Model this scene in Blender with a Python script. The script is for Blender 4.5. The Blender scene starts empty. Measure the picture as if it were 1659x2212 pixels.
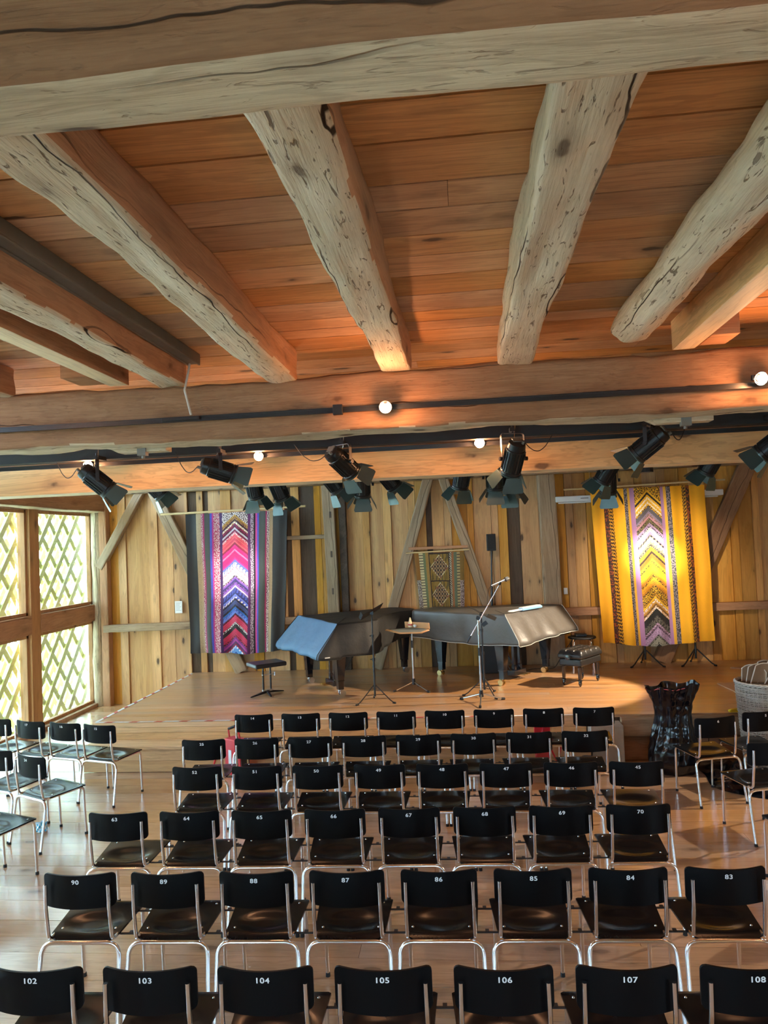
import bpy, math, random
from mathutils import Vector, Matrix, Euler, noise as mnoise
PI = math.pi
R = math.radians
scene = bpy.context.scene
COL = scene.collection

# ------------------------------------------------------------------ camera
def cam_axes(p, y, r):
    cy, sy = math.cos(y), math.sin(y)
    f = Vector((-sy*math.cos(p), cy*math.cos(p), math.sin(p)))
    rt = Vector((cy, sy, 0)); up = rt.cross(f)
    r2 = rt*math.cos(r) + up*math.sin(r); u2 = -rt*math.sin(r) + up*math.cos(r)
    return r2, u2, f
cd = bpy.data.cameras.new('camera'); cam = bpy.data.objects.new('camera', cd); COL.objects.link(cam)
cr, cu, cf = cam_axes(.0374, .1036, -.0412)
cam.matrix_world = Matrix(((cr.x, cu.x, -cf.x, 0), (cr.y, cu.y, -cf.y, 0), (cr.z, cu.z, -cf.z, 2.578), (0, 0, 0, 1)))
cd.sensor_fit = 'HORIZONTAL'; cd.sensor_width = 36; cd.lens = 1600/1659*36
cd.clip_start = .05; cd.clip_end = 200
scene.camera = cam

# ------------------------------------------------------------------ world, light, exposure
scene.view_settings.view_transform = 'Standard'
scene.view_settings.look = 'None'
scene.view_settings.gamma = 1
scene.view_settings.use_curve_mapping = False
scene.view_settings.exposure = 0.92
scene.render.film_transparent = False
w = bpy.data.worlds.new('daylight'); scene.world = w; w.use_nodes = True
bg = w.node_tree.nodes['Background']; bg.inputs[0].default_value = (.48, .75, 1.0, 1); bg.inputs[1].default_value = 21.0

def light(kind, name, loc, energy, color, target=None, **kw):
    l = bpy.data.lights.new(name, kind); l.energy = energy; l.color = color
    for k, v in kw.items(): setattr(l, k, v)
    o = bpy.data.objects.new(name, l); COL.objects.link(o); o.location = loc
    if target is not None:
        o.rotation_euler = (Vector(target)-Vector(loc)).to_track_quat('-Z', 'Y').to_euler()
    return o
def portal(name, loc, target, sx, sy):
    o = light('AREA', name, loc, 1, (1, 1, 1), target, shape='RECTANGLE', size=sx, size_y=sy)
    o.data.cycles.is_portal = True
    return o
WINX = -6.25; ROOMX = 6.25; BACKY = 12.05; REARY = -4.5; CEIL = 4.03; STZ = .5
BAYS = [(10.30, 11.93), (8.45, 10.06), (6.60, 8.21), (4.75, 6.36), (2.90, 4.51), (1.05, 2.66)]
portal('window_portal_left', (WINX+.1, 6.5, 1.65), (0, 6.5, 1.65), 11.2, 3.2)
portal('window_portal_right', (ROOMX-.1, -1.4, 1.7), (0, -1.4, 1.7), 1.7, 1.9)
portal('window_portal_rear', (-1.9, REARY+.1, 1.75), (-1.9, 5, 1.75), 5.2, 1.8)
WARM = (1, .44, .19); SPOT = (1, .80, .58)
# halogen track lamps that are switched on (positions match the lamps built further down)
TRACK_LAMPS = [(-.50, 5.20, 3.52), (2.04, 5.20, 3.56), (-3.48, 6.66, 3.40), (-1.83, 6.66, 3.40), (.19, 6.66, 3.41)]
for p in TRACK_LAMPS:
    light('POINT', 'halogen_light', (p[0], p[1]-.085, p[2]-.03), 9 if p[1] < 6 else 13, WARM, shadow_soft_size=.03)
# added warm fill lights without fixtures, brightening the boards beside the joists
for p, e_ in [((3.0, 2.6, 3.6), 13), ((-3.7, 3.4, 3.7), 14), ((.8, .9, 3.5), 2)]:
    light('POINT', 'halogen_light', p, e_, WARM, shadow_soft_size=.06)
# theatre spots and two added washes
def spot(loc, tgt, e, ang, blend=.4, color=SPOT, soft=.05):
    return light('SPOT', 'stage_spot_light', loc, e, color, tgt, spot_size=R(ang), spot_blend=blend, shadow_soft_size=soft)
spot((-1.90, 8.6, 3.0), (-3.66, 11.7, 2.15), 620, 17, 1, (1, .93, .9))
spot((1.80, 8.6, 3.0), (2.86, 11.6, 2.15), 1000, 17, 1, (1, .93, .85))
spot((2.0, 8.5, 3.0), (2.86, 11.6, 2.0), 260, 44, .8, (1, .86, .66))  # added soft wash brightening the yellow hanging, no fixture
spot((-2.2, 8.5, 3.0), (-3.66, 11.7, 2.0), 130, 44, .8, (1, .86, .7))  # added soft wash brightening the dark hanging, no fixture
spot((4.6, 9.9, 3.6), (.35, 10.05, .5), 1300, 36, .25)
spot((5.2, 7.9, 3.5), (2.0, 6.4, 0), 420, 52, .5)
spot((.02, 8.3, 3.0), (.4, 11.6, 1.6), 60, 60, .7)

# ------------------------------------------------------------------ helpers
def tag(o, label=None, cat=None, group=None, kind=None):
    if label: o['label'] = label
    if cat: o['category'] = cat
    if group: o['group'] = group
    if kind: o['kind'] = kind
    return o
def empty(name, loc, rz=0, label=None, cat=None, group=None, kind=None):
    o = bpy.data.objects.new(name, None); COL.objects.link(o); o.location = loc; o.rotation_euler = (0, 0, rz)
    o.empty_display_size = .1
    return tag(o, label, cat, group, kind)

class MB:
    def __init__(s): s.v = []; s.f = []; s.m = []; s.t = []; s.c = []; s.tint = 0.; s.mi = 0; s.col = None
    def add(s, vs, fs, mi=None):
        b = len(s.v); s.v += [tuple(v) for v in vs]
        for f in fs:
            s.f.append(tuple(b+i for i in f)); s.m.append(s.mi if mi is None else mi); s.t.append(s.tint)
            if s.col is not None: s.c.append(s.col)
        return s
    def box(s, c, d, M=None, mi=None):
        x, y, z = d[0]/2, d[1]/2, d[2]/2; C = Vector(c)
        vs = [Vector((i*x, j*y, k*z)) for i in (-1, 1) for j in (-1, 1) for k in (-1, 1)]
        if M is not None: vs = [M @ v for v in vs]
        return s.add([v+C for v in vs], [(0, 1, 3, 2), (4, 6, 7, 5), (0, 4, 5, 1), (2, 3, 7, 6), (0, 2, 6, 4), (1, 5, 7, 3)], mi)
    def b2(s, a, b, mi=None):
        return s.box([(a[i]+b[i])/2 for i in range(3)], [abs(b[i]-a[i]) for i in range(3)], None, mi)
    def cyl(s, p0, p1, r0, r1=None, seg=12, mi=None, caps=True):
        r1 = r0 if r1 is None else r1
        return s.tube([p0, p1], [r0, r1], seg, mi, caps)
    def tube(s, pts, r, seg=8, mi=None, caps=True):
        pts = [Vector(p) for p in pts]; n = len(pts)
        rs = r if isinstance(r, (list, tuple)) else [r]*n
        vs = []; prev = None
        for i, p in enumerate(pts):
            a = pts[max(i-1, 0)]; b = pts[min(i+1, n-1)]; d = (b-a).normalized()
            if prev is None:
                u = d.orthogonal().normalized()
            else:
                u = prev - d*prev.dot(d); u = u.normalized() if u.length > 1e-6 else d.orthogonal().normalized()
            prev = u; v = d.cross(u)
            for k in range(seg):
                t = 2*PI*k/seg; vs.append(p+(u*math.cos(t)+v*math.sin(t))*rs[i])
        fs = [(i*seg+k, i*seg+(k+1) % seg, (i+1)*seg+(k+1) % seg, (i+1)*seg+k) for i in range(n-1) for k in range(seg)]
        if caps: fs += [tuple(reversed(range(seg))), tuple((n-1)*seg+k for k in range(seg))]
        return s.add(vs, fs, mi)
    def lathe(s, prof, c=(0, 0, 0), seg=20, M=None, mi=None):
        vs = []; C = Vector(c)
        for r, z in prof:
            for k in range(seg):
                t = 2*PI*k/seg; v = Vector((r*math.cos(t), r*math.sin(t), z))
                vs.append((M @ v if M is not None else v)+C)
        n = len(prof)
        fs = [(i*seg+k, i*seg+(k+1) % seg, (i+1)*seg+(k+1) % seg, (i+1)*seg+k) for i in range(n-1) for k in range(seg)]
        fs += [tuple(reversed(range(seg))), tuple((n-1)*seg+k for k in range(seg))]
        return s.add(vs, fs, mi)
    def prism(s, poly, z0, z1, M=None, mi=None, c=(0, 0, 0)):
        n = len(poly); C = Vector(c)
        vs = [Vector((x, y, z0)) for x, y in poly]+[Vector((x, y, z1)) for x, y in poly]
        if M is not None: vs = [M @ v for v in vs]
        fs = [tuple(reversed(range(n))), tuple(range(n, 2*n))]+[(i, (i+1) % n, n+(i+1) % n, n+i) for i in range(n)]
        return s.add([v+C for v in vs], fs, mi)
    def grid(s, fn, nu, nv, closed_u=False, mi=None, colfn=None):
        vs = [fn(i/nu, j/nv) for j in range(nv+1) for i in range(nu+(0 if closed_u else 1))]
        W = nu+(0 if closed_u else 1); b = len(s.v); s.v += [tuple(v) for v in vs]
        for j in range(nv):
            for i in range(nu):
                s.f.append((b+j*W+i, b+j*W+(i+1) % W, b+(j+1)*W+(i+1) % W, b+(j+1)*W+i)); s.m.append(s.mi if mi is None else mi); s.t.append(s.tint)
                if colfn: s.c.append(colfn((i+.5)/nu, (j+.5)/nv))
        return s
    def build(s, name, mats, parent=None, smooth=False, bevel=0, loc=None, seg=2):
        me = bpy.data.meshes.new(name); me.from_pydata(s.v, [], s.f)
        if not isinstance(mats, (list, tuple)): mats = [mats]
        for m in mats: me.materials.append(m)
        me.polygons.foreach_set('material_index', s.m)
        if any(s.t):
            a = me.attributes.new('tint', 'FLOAT', 'FACE'); a.data.foreach_set('value', s.t)
        if s.c and len(s.c) == len(s.f):
            a = me.attributes.new('pattern', 'FLOAT_COLOR', 'FACE'); flat = []
            for c in s.c: flat += [c[0], c[1], c[2], 1.]
            a.data.foreach_set('color', flat)
        me.update()
        o = bpy.data.objects.new(name, me); COL.objects.link(o)
        if parent: o.parent = parent
        if loc: o.location = loc
        if smooth:
            me.polygons.foreach_set('use_smooth', [True]*len(me.polygons))
            try: me.set_sharp_from_angle(angle=R(42))
            except Exception: pass
        if bevel:
            b = o.modifiers.new('bevel', 'BEVEL'); b.width = bevel; b.segments = seg; b.limit_method = 'ANGLE'; b.angle_limit = R(40)
        return o
def fillet(pts, r, n=5):
    pts = [Vector(p) for p in pts]; out = [pts[0]]
    for i in range(1, len(pts)-1):
        a, b, c = pts[i-1], pts[i], pts[i+1]
        u = (a-b).normalized(); v = (c-b).normalized(); ang = u.angle(v)
        if ang > PI-.02: out.append(b); continue
        t = min(r/math.tan(ang/2), (a-b).length*.48, (c-b).length*.48)
        p, q = b+u*t, b+v*t
        for k in range(n+1):
            s = k/n; out.append(p*(1-s)**2+b*2*s*(1-s)+q*s*s)
    out.append(pts[-1]); return out

# ------------------------------------------------------------------ materials
def newmat(name):
    m = bpy.data.materials.new(name); m.use_nodes = True; nt = m.node_tree
    return m, nt, nt.nodes['Principled BSDF']
def L(nt, a, b): nt.links.new(a, b)
def mathn(nt, op, a, b=None, clamp=False):
    n = nt.nodes.new('ShaderNodeMath'); n.operation = op; n.use_clamp = clamp
    for i, x in enumerate((a, b)):
        if x is None: continue
        if isinstance(x, (int, float)): n.inputs[i].default_value = x
        else: L(nt, x, n.inputs[i])
    return n.outputs[0]
def mixc(nt, f, a, b, mode='MIX'):
    n = nt.nodes.new('ShaderNodeMix'); n.data_type = 'RGBA'; n.blend_type = mode
    for sock, x in ((n.inputs[0], f), (n.inputs[6], a), (n.inputs[7], b)):
        if isinstance(x, (int, float)): sock.default_value = x
        elif isinstance(x, (tuple, list)): sock.default_value = (*x[:3], 1)
        else: L(nt, x, sock)
    return n.outputs[2]
def maprange(nt, x, a, b, c, d):
    n = nt.nodes.new('ShaderNodeMapRange'); n.interpolation_type = 'SMOOTHSTEP'; L(nt, x, n.inputs[0])
    for i, v in enumerate((a, b, c, d)): n.inputs[i+1].default_value = v
    return n.outputs[0]
def noisen(nt, vec, scale, detail=4, rough=.55, dist=0):
    n = nt.nodes.new('ShaderNodeTexNoise'); n.inputs['Scale'].default_value = scale; n.inputs['Detail'].default_value = detail
    n.inputs['Roughness'].default_value = rough; n.inputs['Distortion'].default_value = dist
    if vec is not None: L(nt, vec, n.inputs['Vector'])
    return n.outputs['Fac']
def mapping(nt, vec, scale):
    n = nt.nodes.new('ShaderNodeMapping'); n.inputs['Scale'].default_value = scale; L(nt, vec, n.inputs['Vector']); return n.outputs[0]
def wood(name, c1, c2, axis='X', rough=.6, bump=.25, knot=.5, crack=.0, tintamt=.0, grain=.35, spec=.3, kscale=1.0, stain=0, kcol=(.07, .035, .018), chips=0, ring=.25):
    m, nt, bs = newmat(name)
    tc = nt.nodes.new('ShaderNodeTexCoord').outputs['Object']
    at = nt.nodes.new('ShaderNodeAttribute'); at.attribute_name = 'tint'; tint = at.outputs['Fac']
    cmb = nt.nodes.new('ShaderNodeCombineXYZ')
    for i, k in enumerate((37.1, 53.7, 71.3)): L(nt, mathn(nt, 'MULTIPLY', tint, k), cmb.inputs[i])
    add = nt.nodes.new('ShaderNodeVectorMath'); add.operation = 'ADD'; L(nt, tc, add.inputs[0]); L(nt, cmb.outputs[0], add.inputs[1]); v = add.outputs[0]
    ai = 'XYZ'.index(axis)
    def sc(al, cr): return tuple(al if i == ai else cr for i in range(3))
    n1 = noisen(nt, mapping(nt, v, sc(.5, 5)), 1.0, 5, .6, .5)
    fib = noisen(nt, mapping(nt, v, sc(3, 90)), 1.0, 3, .6)
    rings = mathn(nt, 'SINE', mathn(nt, 'MULTIPLY', n1, 60))
    col = mixc(nt, maprange(nt, n1, .3, .7, 0, 1), c1, c2)
    dark = tuple(x*.55 for x in c1)
    col = mixc(nt, mathn(nt, 'MULTIPLY', maprange(nt, rings, .2, 1, 0, 1), ring), col, dark)
    col = mixc(nt, mathn(nt, 'MULTIPLY', maprange(nt, fib, .35, .75, 0, 1), grain), col, dark)
    height = mathn(nt, 'ADD', mathn(nt, 'MULTIPLY', fib, .6), mathn(nt, 'MULTIPLY', rings, .05))
    if knot:
        vo = nt.nodes.new('ShaderNodeTexVoronoi'); vo.inputs['Scale'].default_value = 1.0
        nd = noisen(nt, mapping(nt, v, (9, 9, 9)), 1, 2)
        L(nt, mapping(nt, v, sc(1.6*kscale, 4.2*kscale)), vo.inputs['Vector'])
        d = mathn(nt, 'ADD', vo.outputs['Distance'], mathn(nt, 'MULTIPLY', mathn(nt, 'SUBTRACT', nd, .5), .16))
        col = mixc(nt, mathn(nt, 'MULTIPLY', maprange(nt, d, .26, .10, 0, 1), .30), col, kcol)
        col = mixc(nt, mathn(nt, 'MULTIPLY', maprange(nt, d, .125, .07, 0, 1), knot), col, kcol)
    if crack:
        sp = nt.nodes.new('ShaderNodeSeparateXYZ'); L(nt, v, sp.inputs[0]); cr_ = [sp.outputs[i] for i in range(3) if i != ai]
        wob_ = mathn(nt, 'MULTIPLY', noisen(nt, mapping(nt, v, sc(.9, .25)), 1.0, 4, .55), .75)
        u_ = mathn(nt, 'ADD', mathn(nt, 'ADD', mathn(nt, 'MULTIPLY', cr_[0], 4.3), mathn(nt, 'MULTIPLY', cr_[1], 3.7)), wob_)
        e = mathn(nt, 'ABSOLUTE', mathn(nt, 'SUBTRACT', mathn(nt, 'FRACT', u_), .5))
        brk = maprange(nt, noisen(nt, mapping(nt, v, sc(.55, 2.6)), 1.0, 1), .47, .55, 0, 1)
        ck = mathn(nt, 'MULTIPLY', mathn(nt, 'MULTIPLY', maprange(nt, e, .019, .008, 0, 1), brk), crack)
        col = mixc(nt, ck, col, (.025, .014, .008))
        height = mathn(nt, 'SUBTRACT', height, mathn(nt, 'MULTIPLY', ck, 2.5))
    if chips:
        ch = noisen(nt, mapping(nt, v, sc(6, 34)), 1.0, 3, .6, 1.2)
        cm = mathn(nt, 'MULTIPLY', maprange(nt, ch, .60, .68, 0, 1), chips)
        col = mixc(nt, cm, col, (.11, .065, .04)); height = mathn(nt, 'SUBTRACT', height, cm)
    if stain:
        st = noisen(nt, mapping(nt, v, (1.1, 1.1, 1.1)), 1.0, 5, .65)
        col = mixc(nt, mathn(nt, 'MULTIPLY', maprange(nt, st, .45, .75, 0, 1), stain), col, tuple(x*.5 for x in c1))
    if tintamt:
        h = nt.nodes.new('ShaderNodeHueSaturation'); L(nt, col, h.inputs['Color'])
        fr = mathn(nt, 'FRACT', mathn(nt, 'MULTIPLY', tint, 13.7))
        L(nt, mathn(nt, 'ADD', mathn(nt, 'MULTIPLY', fr, tintamt), 1-tintamt/2), h.inputs['Value'])
        fr2 = mathn(nt, 'FRACT', mathn(nt, 'MULTIPLY', tint, 29.3))
        L(nt, mathn(nt, 'ADD', mathn(nt, 'MULTIPLY', fr2, .3), .82), h.inputs['Saturation'])
        col = h.outputs[0]
    L(nt, col, bs.inputs['Base Color'])
    bs.inputs['Roughness'].default_value = rough; bs.inputs['Specular IOR Level'].default_value = spec
    bp = nt.nodes.new('ShaderNodeBump'); bp.inputs['Strength'].default_value = bump; bp.inputs['Distance'].default_value = .01
    L(nt, height, bp.inputs['Height']); L(nt, bp.outputs[0], bs.inputs['Normal'])
    return m
def plain(name, col, rough=.5, metal=0, spec=.5, var=.12, vscale=12, bump=0, coat=0, sheen=0, emis=None, estr=0, bscale=None):
    m, nt, bs = newmat(name)
    tc = nt.nodes.new('ShaderNodeTexCoord').outputs['Object']
    n = noisen(nt, tc, vscale, 4)
    L(nt, mixc(nt, n, tuple(max(0, x*(1-var)) for x in col), tuple(min(1, x*(1+var)) for x in col)), bs.inputs['Base Color'])
    bs.inputs['Roughness'].default_value = rough; bs.inputs['Metallic'].default_value = metal; bs.inputs['Specular IOR Level'].default_value = spec
    if coat: bs.inputs['Coat Weight'].default_value = coat; bs.inputs['Coat Roughness'].default_value = .12
    if sheen: bs.inputs['Sheen Weight'].default_value = sheen
    if emis: bs.inputs['Emission Color'].default_value = (*emis, 1); bs.inputs['Emission Strength'].default_value = estr
    if bump:
        b = nt.nodes.new('ShaderNodeBump'); b.inputs['Strength'].default_value = bump; b.inputs['Distance'].default_value = .01
        L(nt, noisen(nt, tc, bscale or vscale, 5, .6), b.inputs['Height']); L(nt, b.outputs[0], bs.inputs['Normal'])
    return m
def pattern(name, rough=.85, nscale=55, amt=.5, sheen=.15, fade=.2):
    """cloth: woven colours stored on the faces, broken up by a small print"""
    m, nt, bs = newmat(name)
    a = nt.nodes.new('ShaderNodeAttribute'); a.attribute_name = 'pattern'
    tc = nt.nodes.new('ShaderNodeTexCoord').outputs['Object']
    n = noisen(nt, tc, nscale, 3, .6, .8)
    col = mixc(nt, mathn(nt, 'MULTIPLY', maprange(nt, n, .45, .62, 0, 1), amt*.55), a.outputs['Color'], (.02, .015, .02))
    n2 = noisen(nt, tc, 7, 3)
    col = mixc(nt, mathn(nt, 'MULTIPLY', n2, fade), col, (.05, .04, .04))
    L(nt, col, bs.inputs['Base Color']); bs.inputs['Roughness'].default_value = rough; bs.inputs['Sheen Weight'].default_value = sheen
    b = nt.nodes.new('ShaderNodeBump'); b.inputs['Strength'].default_value = .3; b.inputs['Distance'].default_value = .006
    L(nt, noisen(nt, tc, 18, 4), b.inputs['Height']); L(nt, b.outputs[0], bs.inputs['Normal'])
    return m

M_FLOOR = wood('floor_boards', (.46, .27, .145), (.60, .36, .20), 'X', .24, .08, .5, .15, .22, .25, .75, stain=.30, ring=.2)
for _m, _c in ((M_FLOOR, .7),):
    _b = _m.node_tree.nodes['Principled BSDF']; _b.inputs['Coat Weight'].default_value = _c; _b.inputs['Coat Roughness'].default_value = .20
M_STAGE = wood('stage_boards', (.50, .27, .13), (.62, .36, .18), 'X', .30, .08, .25, .0, .18, .3, .6, stain=.2, ring=.2)
_b = M_STAGE.node_tree.nodes['Principled BSDF']; _b.inputs['Coat Weight'].default_value = .5; _b.inputs['Coat Roughness'].default_value = .28
M_CEIL = wood('ceiling_boards', (.58, .27, .10), (.74, .38, .16), 'X', .62, .2, .95, .15, .34, .35, .25, stain=.5, ring=.35)
M_WALL = wood('wall_boards', (.55, .255, .060), (.74, .395, .115), 'Z', .55, .15, .9, .05, .36, .25, .3, kscale=1.25, ring=.2)
M_DARKW = wood('dark_old_boards', (.085, .055, .035), (.15, .10, .065), 'Z', .75, .4, .5, .4, .2, .4, .2)
M_TIMB = wood('old_timber', (.27, .135, .065), (.37, .205, .11), 'X', .72, .5, .7, .9, 0, .35, .2, stain=.35, chips=.25)
M_TIMB2 = wood('old_timber_orange', (.42, .20, .10), (.52, .28, .15), 'X', .7, .4, .6, .6, 0, .3, .2, stain=.3, chips=.12)
M_PALE = wood('weathered_pale_timber', (.56, .44, .30), (.76, .64, .47), 'X', .8, .8, .75, 1, 0, .3, .15, stain=.3, chips=.8, ring=.1)  # chipped whitewash, plus daylight from below put into the colour
M_PALE2 = wood('worn_pale_timber', (.52, .39, .25), (.70, .57, .39), 'X', .78, .6, .9, 1, 0, .35, .15, stain=.3, chips=.45, ring=.3)  # own tone on post and log; beam undersides also carry bounced daylight
M_POST = wood('grey_brown_timber', (.33, .22, .13), (.46, .33, .21), 'X', .72, .5, .6, .8, 0, .4, .2, stain=.3)
M_GLU = wood('new_spruce_beam', (.66, .37, .15), (.80, .50, .22), 'X', .5, .1, .8, .0, 0, .22, .35, kscale=.7, ring=.35)
M_GLUP = wood('pale_planed_spruce', (.78, .60, .36), (.88, .72, .48), 'X', .55, .1, .5, 0, 0, .2, .3)  # spruce brightened for undersides, light from below put into the colour
M_FRAME = wood('window_frame_timber', (.42, .21, .095), (.52, .28, .14), 'Z', .6, .2, .5, .2, .15, .3, .3)
M_STEP = wood('step_boards', (.62, .40, .21), (.74, .50, .28), 'X', .5, .15, .8, .1, .15, .3, .3)
M_LAT = wood('lattice_slats', (.56, .55, .22), (.68, .66, .30), 'Y', .6, .1, .2, 0, .1, .15, .3)
M_CHROME = plain('chrome_tube', (.80, .80, .82), .16, 1, .5, .03)
M_BLACKWOOD = wood('black_stained_plywood', (.004, .0045, .005), (.008, .008, .009), 'Y', .21, .05, 0, 0, 0, .3, .20, ring=.1)
M_BACK = plain('black_lacquered_plywood', (.003, .003, .0035), .42, 0, .12, .1)
M_RUB = plain('black_rubber', (.012, .012, .012), .7)
M_NUM = plain('white_print', (.85, .85, .85), .6, 0, .3, .02)
M_BLK = plain('black_metal', (.012, .012, .013), .38, 0, .5)
M_BLKM = plain('matt_black_metal', (.016, .015, .015), .6, 0, .4)
M_SPOTB = plain('black_lamp_housing', (.014, .016, .016), .33, .2, .5)
M_FLAP = plain('barn_door_metal', (.05, .085, .080), .30, .3, .6)  # dark grey metal with the sky's teal reflection put into its colour
M_GREYM = plain('grey_channel', (.16, .15, .125), .6)
M_GLASS = None
def glassmat():
    m = bpy.data.materials.new('window_glass'); m.use_nodes = True; nt = m.node_tree; nt.nodes.clear()
    o = nt.nodes.new('ShaderNodeOutputMaterial'); mx = nt.nodes.new('ShaderNodeMixShader'); mx.inputs[0].default_value = .06
    t = nt.nodes.new('ShaderNodeBsdfTransparent'); t.inputs[0].default_value = (.97, .99, .98, 1)
    g = nt.nodes.new('ShaderNodeBsdfGlossy'); g.inputs['Roughness'].default_value = .03
    L(nt, t.outputs[0], mx.inputs[1]); L(nt, g.outputs[0], mx.inputs[2]); L(nt, mx.outputs[0], o.inputs[0]); return m
M_GLASS = glassmat()

# ------------------------------------------------------------------ setting
def planks(name, mats, run, cross, lo, hi, wf, t, plane, rnd, gap=.004, face=1, relief=0, kindlabel=True, length=None):
    """boards laid side by side: run = axis of the board, cross = axis across them, plane = (axis, coordinate of the visible face)"""
    mb = MB(); ax = 'xyz'; r, c = ax.index(run), ax.index(cross); pa, pv = ax.index(plane[0]), plane[1]
    p = lo[c]; k = 0
    while p < hi[c]-1e-3:
        wd = wf(rnd, k); e = min(p+wd, hi[c]); segs = [(lo[r], hi[r])]
        if length:
            segs = []; q = lo[r]-rnd.random()*length
            while q < hi[r]:
                segs.append((max(q, lo[r]), min(q+length, hi[r]))); q += length
        for (s0, s1) in segs:
            if s1-s0 < .01: continue
            a = [0, 0, 0]; b = [0, 0, 0]; a[r] = s0+.001; b[r] = s1-.001; a[c] = p+gap/2; b[c] = e-gap/2
            off = relief*(k % 2)+rnd.uniform(0, .002)
            a[pa] = pv+face*off; b[pa] = pv-face*t
            mb.tint = rnd.uniform(.01, 1); mb.b2(a, b)
        p = e; k += 1
    return mb.build(name, mats)
rnd = random.Random(5)
fl = planks('floor', M_FLOOR, 'x', 'y', (-6.4, REARY, 0), (6.4, 12.15, 0), lambda r, k: r.uniform(.17, .29), .04, ('z', -.002), rnd, .003, 1, length=13)
tag(fl, kind='structure')
mb = MB(); mb.b2((-6.6, REARY-.2, -.12), (6.6, 12.3, -.045)); tag(mb.build('floor_base', plain('dark_subfloor', (.03, .02, .015), .9)), kind='structure')
mb = MB(); mb.b2((-40, -30, -.5), (-6.62, 40, -.3)); mb.b2((6.62, -30, -.5), (40, 40, -.3)); mb.b2((-6.6, -30, -.5), (6.6, REARY-.22, -.3))
tag(mb.build('ground_outside', plain('pale_gravel', (.62, .64, .56), .9, var=.2, vscale=3)), kind='structure')
ce = planks('ceiling', M_CEIL, 'x', 'y', (-6.4, REARY, 0), (6.4, 12.15, 0), lambda r, k: r.uniform(.20, .33), .05, ('z', CEIL), random.Random(11), .013, -1, length=5.3)
tag(ce, kind='structure')
mb = MB(); mb.b2((-6.6, REARY-.2, CEIL+.06), (6.6, 12.3, CEIL+.2)); tag(mb.build('ceiling_deck', plain('dark_roof_deck', (.03, .02, .015), .9)), kind='structure')

# back wall: upright boards of mixed width, every second one a narrow lapped board
DARK = [(-4.57, -4.41), (-4.30, -4.22), (-2.90, -2.80), (-2.66, -2.41), (-.57, -.48), (.73, .93)]
mb = MB(); rw = random.Random(21); x = -6.25; k = 0
edges = [-6.25, -6.06, -5.80, -5.66, -5.26, -5.10, -4.85, -4.62, -4.57, -4.41, -4.30, -4.22, -4.0, -3.82, -3.5, -3.33, -3.02, -2.90, -2.80, -2.66, -2.41, -2.30, -2.22]
while edges[-1] < 6.25:
    nx = edges[-1]+(rw.uniform(.10, .14) if len(edges) % 2 == 0 else rw.uniform(.20, .30))
    for d in DARK:
        if edges[-1] < d[0]-1e-4 < nx: nx = d[0]; break
        if abs(edges[-1]-d[0]) < 1e-3: nx = d[1]; break
    edges.append(min(nx, 6.25))
for k in range(len(edges)-1):
    a, b = edges[k], edges[k+1]
    isd = any(abs(a-d[0]) < .012 for d in DARK)
    off = .0 if isd else (.034 if (b-a) < .185 else .006)
    mb.tint = rw.uniform(.01, 1)
    mb.b2((a+.003, BACKY-off, -.02), (b-.003, BACKY+.06, CEIL), mi=1 if isd else 0)
wb = tag(mb.build('wall_back', [M_WALL, M_DARKW]), kind='structure')
mb = MB(); mb.b2((-6.36, BACKY+.065, -.1), (6.6, BACKY+.2, CEIL+.2)); tag(mb.build('wall_back_outer', M_DARKW), kind='structure')

# side and rear walls, unseen openings added for daylight fill
def wallwith(name, axis, pos, thick, a0, a1, openings, mats, seed):
    mb = MB(); rr = random.Random(seed)
    def seg(u0, u1, z0, z1):
        p = u0
        while p < u1-1e-3:
            e = min(p+rr.uniform(.16, .28), u1); mb.tint = rr.uniform(.01, 1)
            if axis == 'x': mb.b2((pos, p+.002, z0), (pos+thick, e-.002, z1))
            else: mb.b2((p+.002, pos, z0), (e-.002, pos+thick, z1))
            p = e
    cur = a0
    for (o0, o1, z0, z1) in sorted(openings):
        seg(cur, o0, 0, CEIL)
        if z0 > 0: seg(o0, o1, 0, z0)
        seg(o0, o1, z1, CEIL); cur = o1
    seg(cur, a1, 0, CEIL)
    return tag(mb.build(name, mats), kind='structure')
wallwith('wall_right', 'x', ROOMX, .12, REARY, BACKY, [(-2.2, -.6, .8, 2.6)], [M_WALL], 31)
wallwith('wall_rear', 'y', REARY-.12, .12, -6.4, 6.4, [(-4.4, -2.8, .9, 2.6), (-.6, .6, .9, 2.6)], [M_WALL], 32)
wallwith('wall_left', 'x', WINX-.12, .12, REARY, .95, [], [M_WALL], 33)
def fill_window(n, axis, pos, u0, u1, z0, z1):  # unseen windows, added to let in fill daylight
    e = tag(empty('window_%d' % n, (0, 0, 0)), kind='structure'); mb = MB(); g = MB(); t = .035
    def b(a0, a1, c0, c1, m, h=t):
        if axis == 'x': m.b2((pos-h, a0, c0), (pos+h, a1, c1))
        else: m.b2((a0, pos-h, c0), (a1, pos+h, c1))
    um = (u0+u1)/2
    for (a0, a1, c0, c1) in ((u0, u0+.07, z0, z1), (u1-.07, u1, z0, z1), (u0, u1, z0, z0+.07), (u0, u1, z1-.07, z1), (um-.03, um+.03, z0, z1)): b(a0, a1, c0, c1, mb)
    b(u0+.05, u1-.05, z0+.05, z1-.05, g, .004)
    mb.build('window_frame', M_FRAME, e); g.build('pane', M_GLASS, e)
wn = 7
for (a, b_) in ((-2.2, -.6),): fill_window(wn, 'x', ROOMX+.06, a, b_, .8, 2.6); wn += 1
for (a, b_) in ((-4.4, -2.8), (-.6, .6)): fill_window(wn, 'y', REARY-.06, a, b_, .9, 2.6); wn += 1

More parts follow.
